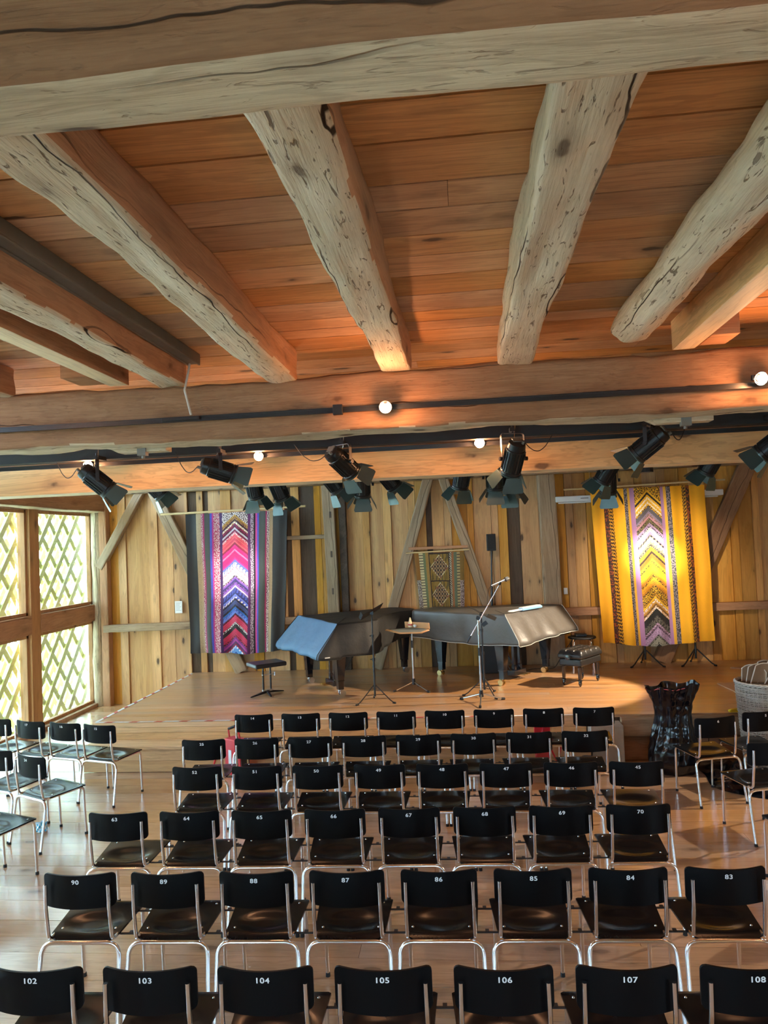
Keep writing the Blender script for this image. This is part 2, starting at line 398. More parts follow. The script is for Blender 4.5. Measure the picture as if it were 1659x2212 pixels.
# ------------------------------------------------------------------ timbers
def timber(name, p0, p1, wd, ht, mats, label=None, cat='beam', group=None, wob=.010, rnd_=.03, seed=0, roll=0, parent=None, round_=False, up=None, dx=.12, kind=None, wav=1.0, thr=-.75):
    """rough-hewn timber: grain runs along local X, its underside is local -Z"""
    p0 = Vector(p0); p1 = Vector(p1); d = p1-p0; Ln = d.length; d.normalize()
    upv = Vector(up) if up else (Vector((0, 0, 1)) if abs(d.z) < .9 else Vector((0, -1, 0)))
    yv = upv.cross(d).normalized(); zv = d.cross(yv)
    Mx = Matrix(((d.x, yv.x, zv.x, p0.x), (d.y, yv.y, zv.y, p0.y), (d.z, yv.z, zv.z, p0.z), (0, 0, 0, 1)))
    if round_:
        ring = [(math.cos(2*PI*k/28)*wd/2, math.sin(2*PI*k/28)*ht/2) for k in range(28)]
    else:
        q = 6; ring = []; a, b = wd/2, ht/2; r = rnd_
        cs = [(a-r, -b+r, -PI/2), (a-r, b-r, 0), (-a+r, b-r, PI/2), (-a+r, -b+r, PI)]
        for ci in range(4):
            cx, cy, s0 = cs[ci]
            for k in range(4):
                t = s0+PI/2*k/3; ring.append((cx+r*math.cos(t), cy+r*math.sin(t)))
            nx_, ny_, s1 = cs[(ci+1) % 4]
            e = (nx_+r*math.cos(s1), ny_+r*math.sin(s1)); s = ring[-1]
            for k in range(1, q): ring.append((s[0]+(e[0]-s[0])*k/q, s[1]+(e[1]-s[1])*k/q))
    nr = len(ring); ns = max(2, int(Ln/dx)); vs = []
    for i in range(ns+1):
        xx = Ln*i/ns
        wy = mnoise.noise(Vector((xx*.35*wav, seed*7.3, 0)))*wob*1.6; wz = mnoise.noise(Vector((xx*.35*wav, seed*7.3, 9)))*wob*1.2
        for (yy, zz) in ring:
            nrm = Vector((yy, zz)).normalized()
            h = mnoise.noise(Vector((xx*1.1*wav, yy*5+seed*3.1, zz*5)))*wob*1.5+mnoise.noise(Vector((xx*4.5*wav, yy*14+seed, zz*14)))*wob*.7
            vs.append((xx, yy+wy+nrm.x*h, zz+wz+nrm.y*h))
    mb = MB()
    fs = [(i*nr+k, (i+1)*nr+k, (i+1)*nr+(k+1) % nr, i*nr+(k+1) % nr) for i in range(ns) for k in range(nr)]
    fs += [tuple(range(nr)), tuple(reversed([ns*nr+k for k in range(nr)]))]
    mb.add(vs, fs)
    multi = isinstance(mats, (list, tuple)) and len(mats) > 1
    o = mb.build(name, mats, parent, True)
    if multi:
        for p in o.data.polygons:
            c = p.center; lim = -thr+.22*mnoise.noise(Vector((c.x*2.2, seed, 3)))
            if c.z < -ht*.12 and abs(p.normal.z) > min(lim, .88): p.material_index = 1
    o.matrix_world = Mx
    if not parent: tag(o, label, cat, group, kind)
    return o

JZ = 3.915
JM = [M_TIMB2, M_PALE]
# near and far cross beams
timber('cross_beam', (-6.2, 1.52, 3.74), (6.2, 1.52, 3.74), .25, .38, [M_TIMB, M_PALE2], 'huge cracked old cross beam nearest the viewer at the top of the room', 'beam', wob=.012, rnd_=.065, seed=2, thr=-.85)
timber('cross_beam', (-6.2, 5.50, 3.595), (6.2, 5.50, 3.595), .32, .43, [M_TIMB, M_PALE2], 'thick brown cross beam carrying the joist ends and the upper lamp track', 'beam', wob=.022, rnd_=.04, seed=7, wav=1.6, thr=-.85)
joists = [
 ('ceiling_joist', -2.12, .21, 'narrow joist with a torn pale underside beside the grey channel', JM, 3, False),
 ('ceiling_joist', -1.29, .235, 'wavy joist with a chipped whitish underside, left of centre', JM, 4, False),
 ('ceiling_joist', -.425, .235, 'joist with a pink-tinged pale underside and a step in its edge, just left of centre', JM, 5, False),
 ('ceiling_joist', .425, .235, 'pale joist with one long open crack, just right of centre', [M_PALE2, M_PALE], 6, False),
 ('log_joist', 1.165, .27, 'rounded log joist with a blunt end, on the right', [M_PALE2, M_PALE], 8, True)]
for (nm, x, wd, lab, mt, sd, rd) in joists:
    yend = 5.38 if not rd else 5.0
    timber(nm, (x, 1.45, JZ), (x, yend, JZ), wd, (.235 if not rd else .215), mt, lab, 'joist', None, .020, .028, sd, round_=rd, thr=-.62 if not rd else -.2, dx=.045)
# planed new timbers beside the old joists
mk = [(-2.53, 'planed brown timber left of the grey channel, pale below'), (1.60, 'planed new timber on the right, lit along its lower face')]
for i, (x, lab) in enumerate(mk):
    timber('planed_joist', (x, 1.66, 3.93), (x, 5.34, 3.925), .15, .20, [M_GLU if i else M_TIMB2, M_GLUP], lab, 'joist', None, .0015, .004, 40+i)
    mb = MB(); mb.b2((x-.1+(.20 if x>0 else -.21), 5.05, 3.84), (x+.08+(.20 if x>0 else -.19), 5.33, CEIL-.003)); tag(mb.build('packing_block', M_TIMB2, None, False, .004), 'brown wood block packed %s of the crossbeam top' % ('at the far left' if i == 0 else 'at the far right'), 'block')
for i, x in enumerate((-3.5, -4.4, -5.3, 2.55, 3.45, 4.4, 5.3)):
    timber('ceiling_joist', (x, 1.45, JZ), (x, 5.36, JZ), .22, .235, JM, 'rough joist beyond the %s planed timber, outside the middle bays' % ('left' if x < 0 else 'right'), 'joist', 'outer joists of the front bay', .014, .03, 60+i)
# joists of the stage bay, seen through the slot above the rail
for i, x in enumerate((-5.2, -4.3, -3.4, -2.5, -1.65, -.8, .05, .9, 1.75, 2.6, 3.5, 4.4, 5.3)):
    timber('ceiling_joist', (x, 7.40, JZ), (x, 12.0, JZ), .20, .23, JM, 'rough joist over the stage, showing in the slot above the black rail', 'joist', 'joists over the stage', .012, .03, 80+i, dx=.3)
# joists behind the camera
for i, x in enumerate((-4.3, -3.4, -2.5, -1.65, -.8, .05, .9, 1.75, 2.6, 3.5)):
    timber('ceiling_joist', (x, REARY, JZ), (x, 1.42, JZ), .20, .23, JM, 'rough joist over the back of the hall', 'joist', 'joists over the back of the hall', .012, .03, 100+i, dx=.5)
# grey metal channel along the leftmost joist
mb = MB(); mb.b2((-2.0, 1.66, 3.955), (-1.90, 5.36, 4.028)); mb.b2((-2.0, 1.66, 3.945), (-1.985, 5.36, 3.955)); mb.b2((-1.915, 1.66, 3.945), (-1.90, 5.36, 3.955))
tag(mb.build('metal_channel', M_GREYM, None, False, .003), 'grey metal cable channel under the boards beside the narrow joist', 'channel')
mb = MB(); mb.tube(fillet([(-1.97, 5.32, 3.95), (-1.965, 5.29, 3.90), (-2.00, 5.285, 3.75), (-1.955, 5.28, 3.56)], .05), .009, 8)
tag(mb.build('cable', plain('grey_white_cable', (.5, .48, .42), .5)), 'pale cable hanging down the crossbeam face to the track', 'cable')
# glulam and the old strip above it
timber('spruce_beam', (-6.2, 7.38, 3.32), (6.2, 7.38, 3.32), .34, .27, [M_GLU, M_GLUP], 'smooth yellow spruce beam across the room, with the stage lamps in front of it', 'beam', None, .001, .004, 9)
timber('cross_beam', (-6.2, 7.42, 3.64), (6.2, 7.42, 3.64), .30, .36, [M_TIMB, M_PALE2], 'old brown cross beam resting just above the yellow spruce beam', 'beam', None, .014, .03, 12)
timber('wall_plate', (-6.2, 11.93, 3.64), (6.2, 11.93, 3.64), .22, .26, M_POST, 'grey brown plate beam along the top of the back wall', 'beam', None, .008, .02, 13)
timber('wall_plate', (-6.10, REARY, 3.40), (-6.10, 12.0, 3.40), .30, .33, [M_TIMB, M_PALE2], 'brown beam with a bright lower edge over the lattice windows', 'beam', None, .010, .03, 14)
timber('corner_post', (-6.16, 11.96, 0), (-6.16, 11.96, 3.24), .17, .17, [M_PALE2], 'pale weathered round post in the corner by the lattice window', 'post', None, .016, .02, 15, round_=True)
timber('corner_post', (-6.0, 11.95, 0), (-6.0, 11.95, 3.5), .13, .15, [M_TIMB2], 'squared brown post right of the pale corner post', 'post', None, .004, .012, 16)
# back wall posts, rails and braces
timber('wall_post', (-2.10, 11.94, .5), (-2.15, 11.94, 3.5), .19, .16, M_POST, 'upright post with three dark mortise slots, left of the small hanging', 'post', None, .006, .012, 17)
pm = bpy.data.objects[-1] if False else None
for z in (1.78, 2.38, 3.02):
    mb = MB(); mb.b2((-2.13, 11.855, z-.05), (-2.10, 11.875, z+.05)); tag(mb.build('mortise_slot', M_DARKW), 'small dark slot cut in the slotted wall post, %s of three' % {1.78: 'lowest', 2.38: 'middle', 3.02: 'highest'}[z], 'slot')
timber('wall_post', (-1.93, 11.98, .5), (-1.93, 11.98, 3.5), .12, .10, M_DARKW, 'dark narrow post right behind the slotted post', 'post', None, .004, .01, 18)
timber('wall_post', (1.40, 11.93, .5), (1.35, 11.93, 3.5), .27, .20, M_POST, 'stout cracked wall post left of the yellow hanging', 'post', None, .008, .02, 19)
timber('wall_brace', (-1.45, 11.92, .52), (-.50, 11.92, 3.55), .17, .13, M_POST, 'slanting brace leaning right, left of the small brown hanging', 'brace', None, .006, .015, 20, up=(0, -1, 0))
timber('wall_brace', (.62, 11.92, .52), (-.27, 11.92, 3.55), .16, .13, M_POST, 'slanting brace leaning left, between small hanging and loudspeaker', 'brace', None, .006, .015, 21, up=(0, -1, 0))
timber('wall_brace', (-6.08, 11.92, 2.30), (-5.32, 11.92, 3.55), .14, .12, M_POST, 'short brace in the corner beside the lattice window', 'brace', None, .005, .015, 22, up=(0, -1, 0))
timber('wall_brace', (-3.68, 11.92, .52), (-5.10, 11.92, 3.55), .20, .13, M_POST, 'long brace running down behind the dark striped hanging', 'brace', None, .007, .015, 23, up=(0, -1, 0))
timber('wall_brace', (2.98, 11.92, .52), (4.44, 11.92, 3.55), .25, .13, [M_TIMB], 'dark broad brace rising behind the yellow hanging to the right', 'brace', None, .007, .015, 24, up=(0, -1, 0))
timber('wall_rail', (-6.0, 11.90, 1.29), (-2.2, 11.90, 1.33), .16, .12, [M_POST], 'horizontal ledge rail at the left end of the back wall', 'rail', None, .006, .015, 25)
timber('wall_rail', (1.55, 11.93, 1.33), (6.2, 11.93, 1.35), .12, .12, [M_TIMB2], 'horizontal brown rail behind the yellow hanging', 'rail', None, .002, .005, 26)
timber('wall_rail', (-2.95, 11.97, 2.67), (-2.2, 11.97, 2.67), .08, .07, [M_POST], 'short thin rail right of the dark striped hanging', 'rail', None, .003, .01, 27)

# ------------------------------------------------------------------ lattice window wall
def lattice(y0, y1, z0, z1, xc, ph):
    """diagonal slats crossing in two planes, clipped to the opening"""
    mb = MB(); H = z1-z0; W = y1-y0; sl = 1.30; pitch = .40; wd = .088
    for layer, sgn in ((0, 1), (1, -1)):
        k = -12
        while k < 30:
            c = y0+ph+k*pitch; k += 1
            # centre line y = c + sgn*(z-z0)/sl
            pts = []
            n = Vector((sl, -sgn)).normalized(); hw = wd/2
            poly = [(c-hw*1.2, z0), (c+hw*1.2, z0), (c+sgn*H/sl+hw*1.2, z1), (c+sgn*H/sl-hw*1.2, z1)]
            # clip in y
            def clip(poly, lim, keepless):
                out = []
                for i in range(len(poly)):
                    a, b = poly[i], poly[(i+1) % len(poly)]
                    ia = (a[0] <= lim) if keepless else (a[0] >= lim); ib = (b[0] <= lim) if keepless else (b[0] >= lim)
                    if ia: out.append(a)
                    if ia != ib:
                        t = (lim-a[0])/(b[0]-a[0]); out.append((lim, a[1]+(b[1]-a[1])*t))
                return out
            poly = clip(poly, y1, True)
            if len(poly) > 2: poly = clip(poly, y0, False)
            if len(poly) < 3: continue
            xx = xc-layer*.032; n_ = len(poly)
            vs = [(xx, p[0], p[1]) for p in poly]+[(xx-.032, p[0], p[1]) for p in poly]
            mb.tint = rnd.uniform(.01, 1)
            mb.add(vs, [tuple(range(n_)), tuple(reversed(range(n_, 2*n_)))]+[(i, n_+i, n_+(i+1) % n_, (i+1) % n_) for i in range(n_)])
    return mb
BN = ['in the bay nearest the stage corner', 'in the second bay from the stage corner', 'in the third bay from the stage corner', 'in the fourth bay from the stage corner', 'in the fifth bay from the stage corner', 'in the bay nearest the viewer']
for i, (a, b_) in enumerate(BAYS):
    e = tag(empty('window_%d' % (i+1), (0, 0, 0)), kind='structure'); fr = MB()
    for (z0, z1) in ((.06, 1.42), (1.70, 3.22)):
        fr.tint = .3+.1*i
        fr.b2((WINX-.05, a, z0), (WINX+.02, a+.045, z1)); fr.b2((WINX-.05, b_-.045, z0), (WINX+.02, b_, z1))
        fr.b2((WINX-.05, a, z0), (WINX+.02, b_, z0+.045)); fr.b2((WINX-.05, a, z1-.045), (WINX+.02, b_, z1))
        g = MB(); g.b2((WINX-.02, a+.03, z0+.03), (WINX-.014, b_-.03, z1-.03)); g.build('pane', M_GLASS, e)
    fr.build('window_frame', M_FRAME, e, False, .003)
    ls = MB()
    for zz0, zz1 in ((.0, 3.35),):
        for xc, ph in ((-6.44, .06), (-6.62, .18)):
            q = lattice(a-.1, b_+(1.3 if i == 0 else .1), zz0, zz1, xc, ph); base = len(ls.v); ls.v += q.v
            ls.f += [tuple(base+j for j in f) for f in q.f]; ls.m += q.m; ls.t += q.t
    tag(ls.build('lattice_screen', M_LAT), 'diagonal wooden lattice outside the window %s' % BN[i], 'lattice screen')
# posts, mid rail and sill of the window wall
PY = [10.18, 8.33, 6.48, 4.63, 2.78]
for i, y in enumerate(PY):
    mb = MB(); mb.tint = .2+.13*i; mb.b2((WINX-.12, y-.12, 0), (WINX+.07, y+.12, 3.24)); tag(mb.build('trim_%d' % (i+1), M_FRAME, None, False, .006), kind='structure')
mb = MB(); mb.b2((WINX-.12, .93, 0), (WINX+.07, 1.05, 3.24)); tag(mb.build('trim_6', M_FRAME, None, False, .006), kind='structure')
allb = [(11.93, 10.30), (10.06, 8.45), (8.21, 6.60), (6.36, 4.75), (4.51, 2.90), (2.66, 1.05)]
for i, (b_, a) in enumerate(allb):
    o = timber('window_rail', (WINX+.0, a, 1.56), (WINX+.0, b_, 1.56), .16, .27, [M_TIMB2], None, None, None, .003, .012, 30+i, kind='structure'); o.name = 'trim_%d' % (7+i)
mb = MB(); mb.b2((WINX-.12, .95, -.01), (WINX+.10, 12.0, .06)); tag(mb.build('trim_13', M_FRAME, None, False, .005), kind='structure')
mb = MB(); mb.b2((WINX-.12, .95, 3.22), (WINX+.05, 12.0, 3.30)); tag(mb.build('trim_14', M_FRAME, None, False, .005), kind='structure')

# ------------------------------------------------------------------ stage
SL, SR, SF = -4.55, 6.2, 8.66
rs = random.Random(77)
st = empty('stage_platform', (0, SF, 0), 0, 'low wooden stage along the back wall, white and red tape on its edge', 'stage')
mb = MB(); p = SF
while p < BACKY-.03:
    e_ = min(p+.14, BACKY-.03); 
    q = SL-rs.random()*3
    while q < SR:
        a, b2_ = max(q, SL), min(q+3.6, SR)
        if b2_-a > .02: mb.tint = rs.uniform(.01, 1); mb.b2((a+.0008, p-SF+.0012, STZ-.03), (b2_-.0008, e_-SF-.0012, STZ))
        q += 3.6
    p = e_
mb.build('deck', M_STAGE, st)
mb = MB(); mb.b2((SL+.01, .02, .0), (SR, BACKY-SF-.03, STZ-.032)); mb.build('core', M_DARKW, st)
mb = MB()
for z0, z1, t_ in ((.285, .375, .2), (.378, .44, .5), (.443, .498, .8)): mb.tint = t_; mb.b2((SL, -.012, z0), (1.3, .018, z1))
mb.build('riser', M_STEP, st)
mb = MB(); mb.tint = .4; mb.b2((SL-.012, .0, 0), (SL+.008, BACKY-SF-.03, STZ-.002)); mb.build('side_panel', M_STEP, st)
# lower step
sp = empty('stage_step', (0, 0, 0), 0, 'long wooden step in front of the stage, behind the first chair row', 'step')
mb = MB(); mb.tint = .7; mb.b2((SL+.02, 8.33, .26), (1.29, 8.645, .30)); mb.build('tread', M_STEP, sp, False, .004)
mb = MB()
for z0, z1, t_ in ((.005, .13, .3), (.133, .258, .6)): mb.tint = t_; mb.b2((SL+.03, 8.345, z0), (1.29, 8.37, z1))
mb.build('riser', M_STEP, sp)
# concrete block closing the step, old edge beam to its right
mb = MB(); mb.b2((1.31, 8.40, 0), (1.66, 8.64, .44))
tag(mb.build('concrete_block', plain('grey_concrete', (.40, .38, .33), .9, var=.25, vscale=9, bump=.4, bscale=40), None, False, .008), 'grey concrete block at the right end of the stage step', 'block')
timber('stage_edge_beam', (1.67, 8.575, .40), (6.2, 8.575, .40), .11, .20, M_POST, 'rough grey old beam along the stage front, behind the bin bag', 'beam', None, .012, .02, 35)
mb = MB()
for i in range(5): mb.tint = .11+.17*i; mb.b2((1.67+i*.95, 8.62, .005), (1.67+(i+1)*.95-.01, 8.648, .30))
tag(mb.build('stage_base_board', M_TIMB2), 'brown base boards under the rough stage edge beam', 'board')
# red and white tape along the edges
M_TW = plain('white_tape', (.8, .8, .8), .5, var=.03); M_TR = plain('red_tape', (.6, .08, .06), .5, var=.05)
mb = MB()
def tape(a, b, n):
    a = Vector(a); b = Vector(b); d = (b-a)/n; wv = Vector((-d.y, d.x, 0)).normalized()*.018; sk = d*.35
    for i in range(n):
        s = a+d*i; e2 = s+d
        up = Vector((0, 0, .0025))
        mb.add([s-wv+sk*0+up, e2-wv+up, e2+wv+sk+up, s+wv+sk+up], [(0, 1, 2, 3)], int(i % 3 == 1))
        mb.add([s-wv, e2-wv, e2+wv+sk, s+wv+sk], [(3, 2, 1, 0)], int(i % 3 == 1))
tape((SL+.02, SF+.012, STZ+.001), (1.55, SF+.012, STZ+.001), 58)
tape((SL+.02, BACKY-.1, STZ+.001), (SL+.02, SF+.03, STZ+.001), 34)
tag(mb.build('edge_tape', [M_TW, M_TR]), 'red and white striped tape stuck along the stage edge', 'tape')
#PART2
# ------------------------------------------------------------------ chairs
def rrect(hw, hh, r, n=4):
    out = []
    for cx, cy, s in ((hw-r, -hh+r, -PI/2), (hw-r, hh-r, 0), (-hw+r, hh-r, PI/2), (-hw+r, -hh+r, PI)):
        for k in range(n+1):
            t = s+PI/2*k/n; out.append((cx+r*math.cos(t), cy+r*math.sin(t)))
    return out
def chair_meshes():
    P = {}
    # seat: trapezoid with a shallow dish
    def seatz(x, y):
        d = ((x/.115)**2+((y+.035)/.075)**2)
        dish = -.017*math.exp(-d*d*.5) if d < 4 else 0
        return .452+(y-.2)*.045+dish-.012*max(0, (y-.16)/.04)**2*.5-.010*max(0, (-y-.13)/.05)**2
    NU, NV = 26, 26; mb = MB()
    def sxy(u, v):
        y = -.185+.385*v; hw = .1925+.0265*v
        # rounded corners: pull in half width near the rear and front
        e = (y+.185)/.05
        if e < 1: hw -= .045*(1-math.sqrt(max(0, 1-(1-e)**2)))
        e = (.2-y)/.018
        if e < 1: hw -= .016*(1-math.sqrt(max(0, 1-(1-e)**2)))
        x = -hw+2*hw*u; yb = -.012*(1-(x/.2)**2) if v < .5 else 0
        return x, y+yb*(1-v*2 if v < .5 else 0)
    top = lambda u, v: (lambda q: (q[0], q[1], seatz(*q)+.005))(sxy(u, v))
    bot = lambda u, v: (lambda q: (q[0], q[1], seatz(*q)-.006))(sxy(1-u, v))
    mb.grid(top, NU, NV); mb.grid(bot, NU, NV)
    W = NU+1; off = W*(NV+1)
    T = lambda i, j: j*W+i
    B = lambda i, j: off+j*W+(NU-i)
    for i in range(NU): mb.f.append((T(i+1, 0), T(i, 0), B(i, 0), B(i+1, 0))); mb.f.append((T(i, NV), T(i+1, NV), B(i+1, NV), B(i, NV))); mb.m += [0, 0]; mb.t += [0, 0]
    for j in range(NV): mb.f.append((T(0, j), T(0, j+1), B(0, j+1), B(0, j))); mb.f.append((T(NU, j+1), T(NU, j), B(NU, j), B(NU, j+1))); mb.m += [0, 0]; mb.t += [0, 0]
    P['seat'] = (mb, M_BLACKWOOD)
    # backrest: curved board, ends wrap forward
    def bk(x, z, s):  # s: 0 rear face, 1 front face
        y = -.247+.052*(x/.205)**2-.05*(z-.70)
        return (x, y+.011*s, z)
    ol = rrect(.205, .0925, .032, 4)
    mb = MB(); N = 20
    def half(x):  # vertical half height at |x|
        e = (.205-abs(x))/.026
        return .0925-(.026*(1-math.sqrt(max(0, 1-(1-e)**2))) if e < 1 else 0)
    xs = [-.205+.41*(0.5-0.5*math.cos(PI*k/N)) for k in range(N+1)]
    for s in (0, 1):
        for i in range(N+1):
            h = half(xs[i])
            for j in range(5): mb.v.append(bk(xs[i], .7075+h*(j/2-1), s))
    o2 = (N+1)*5
    for i in range(N):
        for j in range(4):
            a = i*5+j; mb.f.append((a, a+5, a+6, a+1)); mb.f.append((o2+a+5, o2+a, o2+a+1, o2+a+6)); mb.m += [0, 0]; mb.t += [0, 0]
        for j, sg in ((0, 1), (4, -1)):
            a = i*5+j; q = (a, o2+a, o2+a+5, a+5); mb.f.append(q if sg == 1 else tuple(reversed(q))); mb.m.append(0); mb.t.append(0)
    for i, sg in ((0, -1), (N, 1)):
        for j in range(4):
            a = i*5+j; q = (a, o2+a, o2+a+1, a+1); mb.f.append(q if sg == -1 else tuple(reversed(q))); mb.m.append(0); mb.t.append(0)
    P['backrest'] = (mb, M_BACK)
    for s in (-1, 1):
        mb = MB()
        pts = [(s*.178, -.236, .748), (s*.180, -.232, .615), (s*.181, -.205, .43), (s*.193, .185, .436), (s*.19, .205, .004)]
        path = fillet(pts, .045, 6)
        mb.tube(path, .0105, 10)
        P['side_frame%d' % s] = (mb, M_CHROME)
    mb = MB(); mb.tube(fillet([(-.232, -.275, .004), (-.222, -.205, .418), (.222, -.205, .418), (.232, -.275, .004)], .075, 7), .0115, 10)
    P['rear_frame'] = (mb, M_CHROME)
    return P
CH = {}
for k, (mb, m) in chair_meshes().items():
    o = mb.build(k.rstrip('-1'), m, None, True); CH[k] = o.data; bpy.data.objects.remove(o)
def meshonly(mb, name, m, smooth=True, bev=0):
    o = mb.build(name, m, None, smooth); d = o.data; bpy.data.objects.remove(o); return d
mb = MB(); mb.cyl((0, 0, 0), (0, 0, .022), .0145, .013, 12); CH['cap'] = meshonly(mb, 'foot_cap', M_RUB)
mb = MB(); mb.cyl((0, 0, -.001), (0, 0, .003), .007, .005, 10); CH['screw'] = meshonly(mb, 'screw', M_CHROME)
mb = MB(); mb.box((.25, .105, .437), (.115, .014, .005)); mb.box((.25, .118, .437), (.02, .03, .008)); CH['link'] = meshonly(mb, 'link_bar', M_BLKM, False)
NUMM = {}
def number_mesh(s, size=.0235, bold=.0):
    if s in NUMM: return NUMM[s]
    cu = bpy.data.curves.new('seat_number', 'FONT'); cu.body = s; cu.size = size*1.38; cu.align_x = 'CENTER'; cu.align_y = 'CENTER'; cu.offset = bold; cu.extrude = .0004; cu.space_character = 1.12
    o = bpy.data.objects.new('tmp', cu); COL.objects.link(o); bpy.context.view_layer.update()
    dg = bpy.context.evaluated_depsgraph_get(); me = bpy.data.meshes.new_from_object(o.evaluated_get(dg)); me.name = 'seat_number'
    bmv = [(v.co.x*1.2, v.co.y, v.co.z) for v in me.vertices]; pf = [tuple(p.vertices) for p in me.polygons]; nv = len(bmv); me2 = bpy.data.meshes.new('seat_number')
    V = []; Fc = []
    for k, (dx, dy) in enumerate(((-.0009, -.0004), (.0009, -.0004), (0, .0006), (0, 0))):
        V += [(x+dx, y+dy, z+.00005*k) for x, y, z in bmv]; Fc += [tuple(k*nv+i for i in f) for f in pf]
    me2.from_pydata(V, [], Fc); me = me2
    me.materials.clear(); me.materials.append(M_NUM); bpy.data.objects.remove(o); NUMM[s] = me; return me
def link(name, data, parent, loc=(0, 0, 0), rot=(0, 0, 0)):
    o = bpy.data.objects.new(name, data); COL.objects.link(o); o.parent = parent; o.location = loc; o.rotation_euler = rot; return o
def chair(cx, cy, yaw, num, label, group, links=False):
    """cx, cy: middle of the backrest's top edge between its corners; the sitter looks along local +Y"""
    f = Vector((-math.sin(yaw), math.cos(yaw))); o = Vector((cx, cy))+f*.212
    e = empty('stacking_chair', (o.x, o.y, 0), yaw, label, 'chair', group)
    s = link('seat', CH['seat'], e)
    for (x, y) in ((-.165, .15), (.165, .15), (-.155, -.10), (.155, -.10)): link('screw', CH['screw'], s, (x, y, .4575+(y-.2)*.045))
    b = link('backrest', CH['backrest'], e)
    if num: link('seat_number', number_mesh(num), b, (0, -.2512, .765), (R(92.9), 0, 0))
    link('side_frame', CH['side_frame-1'], e); link('side_frame', CH['side_frame1'], e)
    link('rear_frame', CH['rear_frame'], e)
    for x, y in ((-.19, .205), (.19, .205), (-.232, -.275), (.232, -.275)): link('foot_cap', CH['cap'], e, (x, y, 0))
    if links:
        link('link_bar', CH['link'], e); link('link_bar', CH['link'], e, (0, -.23, -.012))
    return e
ROWS = [(3.15, -1.915, .038, .501, [102, 103, 104, 105, 106, 107, 108], 'nearest row'),
        (4.048, -2.203, .033, .499, [90, 89, 88, 87, 86, 85, 84, 83], 'second row from the viewer'),
        (4.969, -2.421, .034, .497, [63, 64, 65, 66, 67, 68, 69, 70], 'third row from the viewer'),
        (5.91, -2.232, .010, .498, [52, 51, 50, 49, 48, 47, 46, 45], 'fourth row from the viewer'),
        (6.80, -2.472, .036, .498, [25, 26, 27, 28, 29, 30, 31, 32], 'second row from the stage'),
        (7.712, -2.270, .017, .502, [14, 13, 12, 11, 10, 9, 8, 7], 'row right before the stage')]
for (Y, X0, a, dp, nums, rn) in ROWS:
    for i, n in enumerate(nums):
        t = X0+dp*i
        chair(t*math.cos(a), Y+t*math.sin(a), a, str(n), 'black plywood and chrome chair numbered %d in the %s' % (n, rn), 'chairs in the %s' % rn, links=(i < len(nums)-1))
SIDE = [(-3.81, 7.34, -15.5, '15', 'chair numbered 15, right end of the left side block nearest the stage'),
        (-4.245, 7.45, -15, '16', 'chair numbered 16 by the lattice window, seat glaring in daylight'),
        (-4.695, 7.555, -18, '17', 'chair numbered 17 by the lattice window, seat glaring in daylight'),
        (-5.166, 7.69, -17, '18', 'chair cut by the left photo edge, beside chair 17'),
        (-3.90, 6.27, -26.5, '24', 'turned chair numbered 24 on the left side, behind chairs 15 and 16'),
        (-4.365, 6.47, -18, '23', 'chair left of chair 24, back half out of the photo'),
        (-3.845, 5.41, -19.5, None, 'chair of which only seat and front legs show at the left photo edge'),
        (2.275, 7.26, 15, '6', 'chair numbered 6, angled, in front of the bin bag on the right'),
        (2.773, 7.46, 16, '5', 'chair numbered 5, angled, in front of the wicker basket'),
        (2.438, 6.423, 15, None, 'chair at the right photo edge, right behind chair 6'),
        (2.399, 5.42, 15, None, 'chair of which only a corner and a leg show at the right photo edge')]
for (x, y, a, n, lab) in SIDE:
    chair(x, y, R(a), n, 'black '+lab, 'chairs of the %s side block' % ('left' if x < 0 else 'right'))

# ------------------------------------------------------------------ stage lamps and tracks
M_BULB = plain('glowing_bulb', (1, .9, .7), .5, emis=(1, .80, .55), estr=45)
M_REFL = plain('lamp_reflector', (.85, .8, .75), .12, 1)
# track on the cross beam
def track(name, y, z, x0, x1, label, slope=0):
    mb = MB(); mb.b2((x0, y-.016, z-.017), (x1, y+.016, z+.017)); mb.b2((x0, y-.020, z-.019), (x1, y-.014, z-.009)); mb.b2((x0, y-.020, z+.009), (x1, y-.014, z+.019))
    return tag(mb.build(name, M_BLK), label, 'track')
track('lamp_track', 5.285, 3.53, -5.9, 5.9, 'black lamp track fixed along the face of the cross beam')
track('lamp_track', 6.71, 3.405, -5.9, 5.9, 'thin black lamp track below the broad black rail')
mb = MB(); mb.b2((-5.9, 6.54, 3.43), (5.9, 6.66, 3.56))
o = tag(mb.build('lighting_rail', M_BLKM, None, False, .004), 'broad black rail across the room that carries the theatre lamps', 'rail')
mb = MB(); mb.b2((-.885, 5.235, 3.49), (-.815, 5.268, 3.565)); o = tag(mb.build('track_adapter', M_BLK, None, False, .004), 'small black adapter box clipped on the upper lamp track', 'adapter')
mb = MB(); mb.b2((-2.17, 5.245, 3.52), (-1.88, 5.268, 3.545)); tag(mb.build('track_connector', M_BLK, None, False, .003), 'black joint where the pale cable meets the upper track', 'connector')
for x0, lab in ((-2.74, 'wood block bolted under the cross beam, left'), (1.38, 'wood block bolted under the cross beam, right')):
    M = Matrix.Identity(3)
    e = empty('beam_block', (x0, 5.62, 3.345), 0, lab, 'block')
    mb = MB(); mb.prism([(0, .04), (.08, 0), (.47, 0), (.47, .07), (0, .07)], -.06, .06, Matrix(((1, 0, 0), (0, 0, 1), (0, 1, 0)))); mb.build('block', M_PALE2, e, False, .004)
    mb = MB(); mb.b2((.24, -.075, -.03), (.31, -.02, .03)); mb.cyl((.275, -.04, -.05), (.275, -.04, -.02), .014); mb.build('bracket', M_GREYM, e)
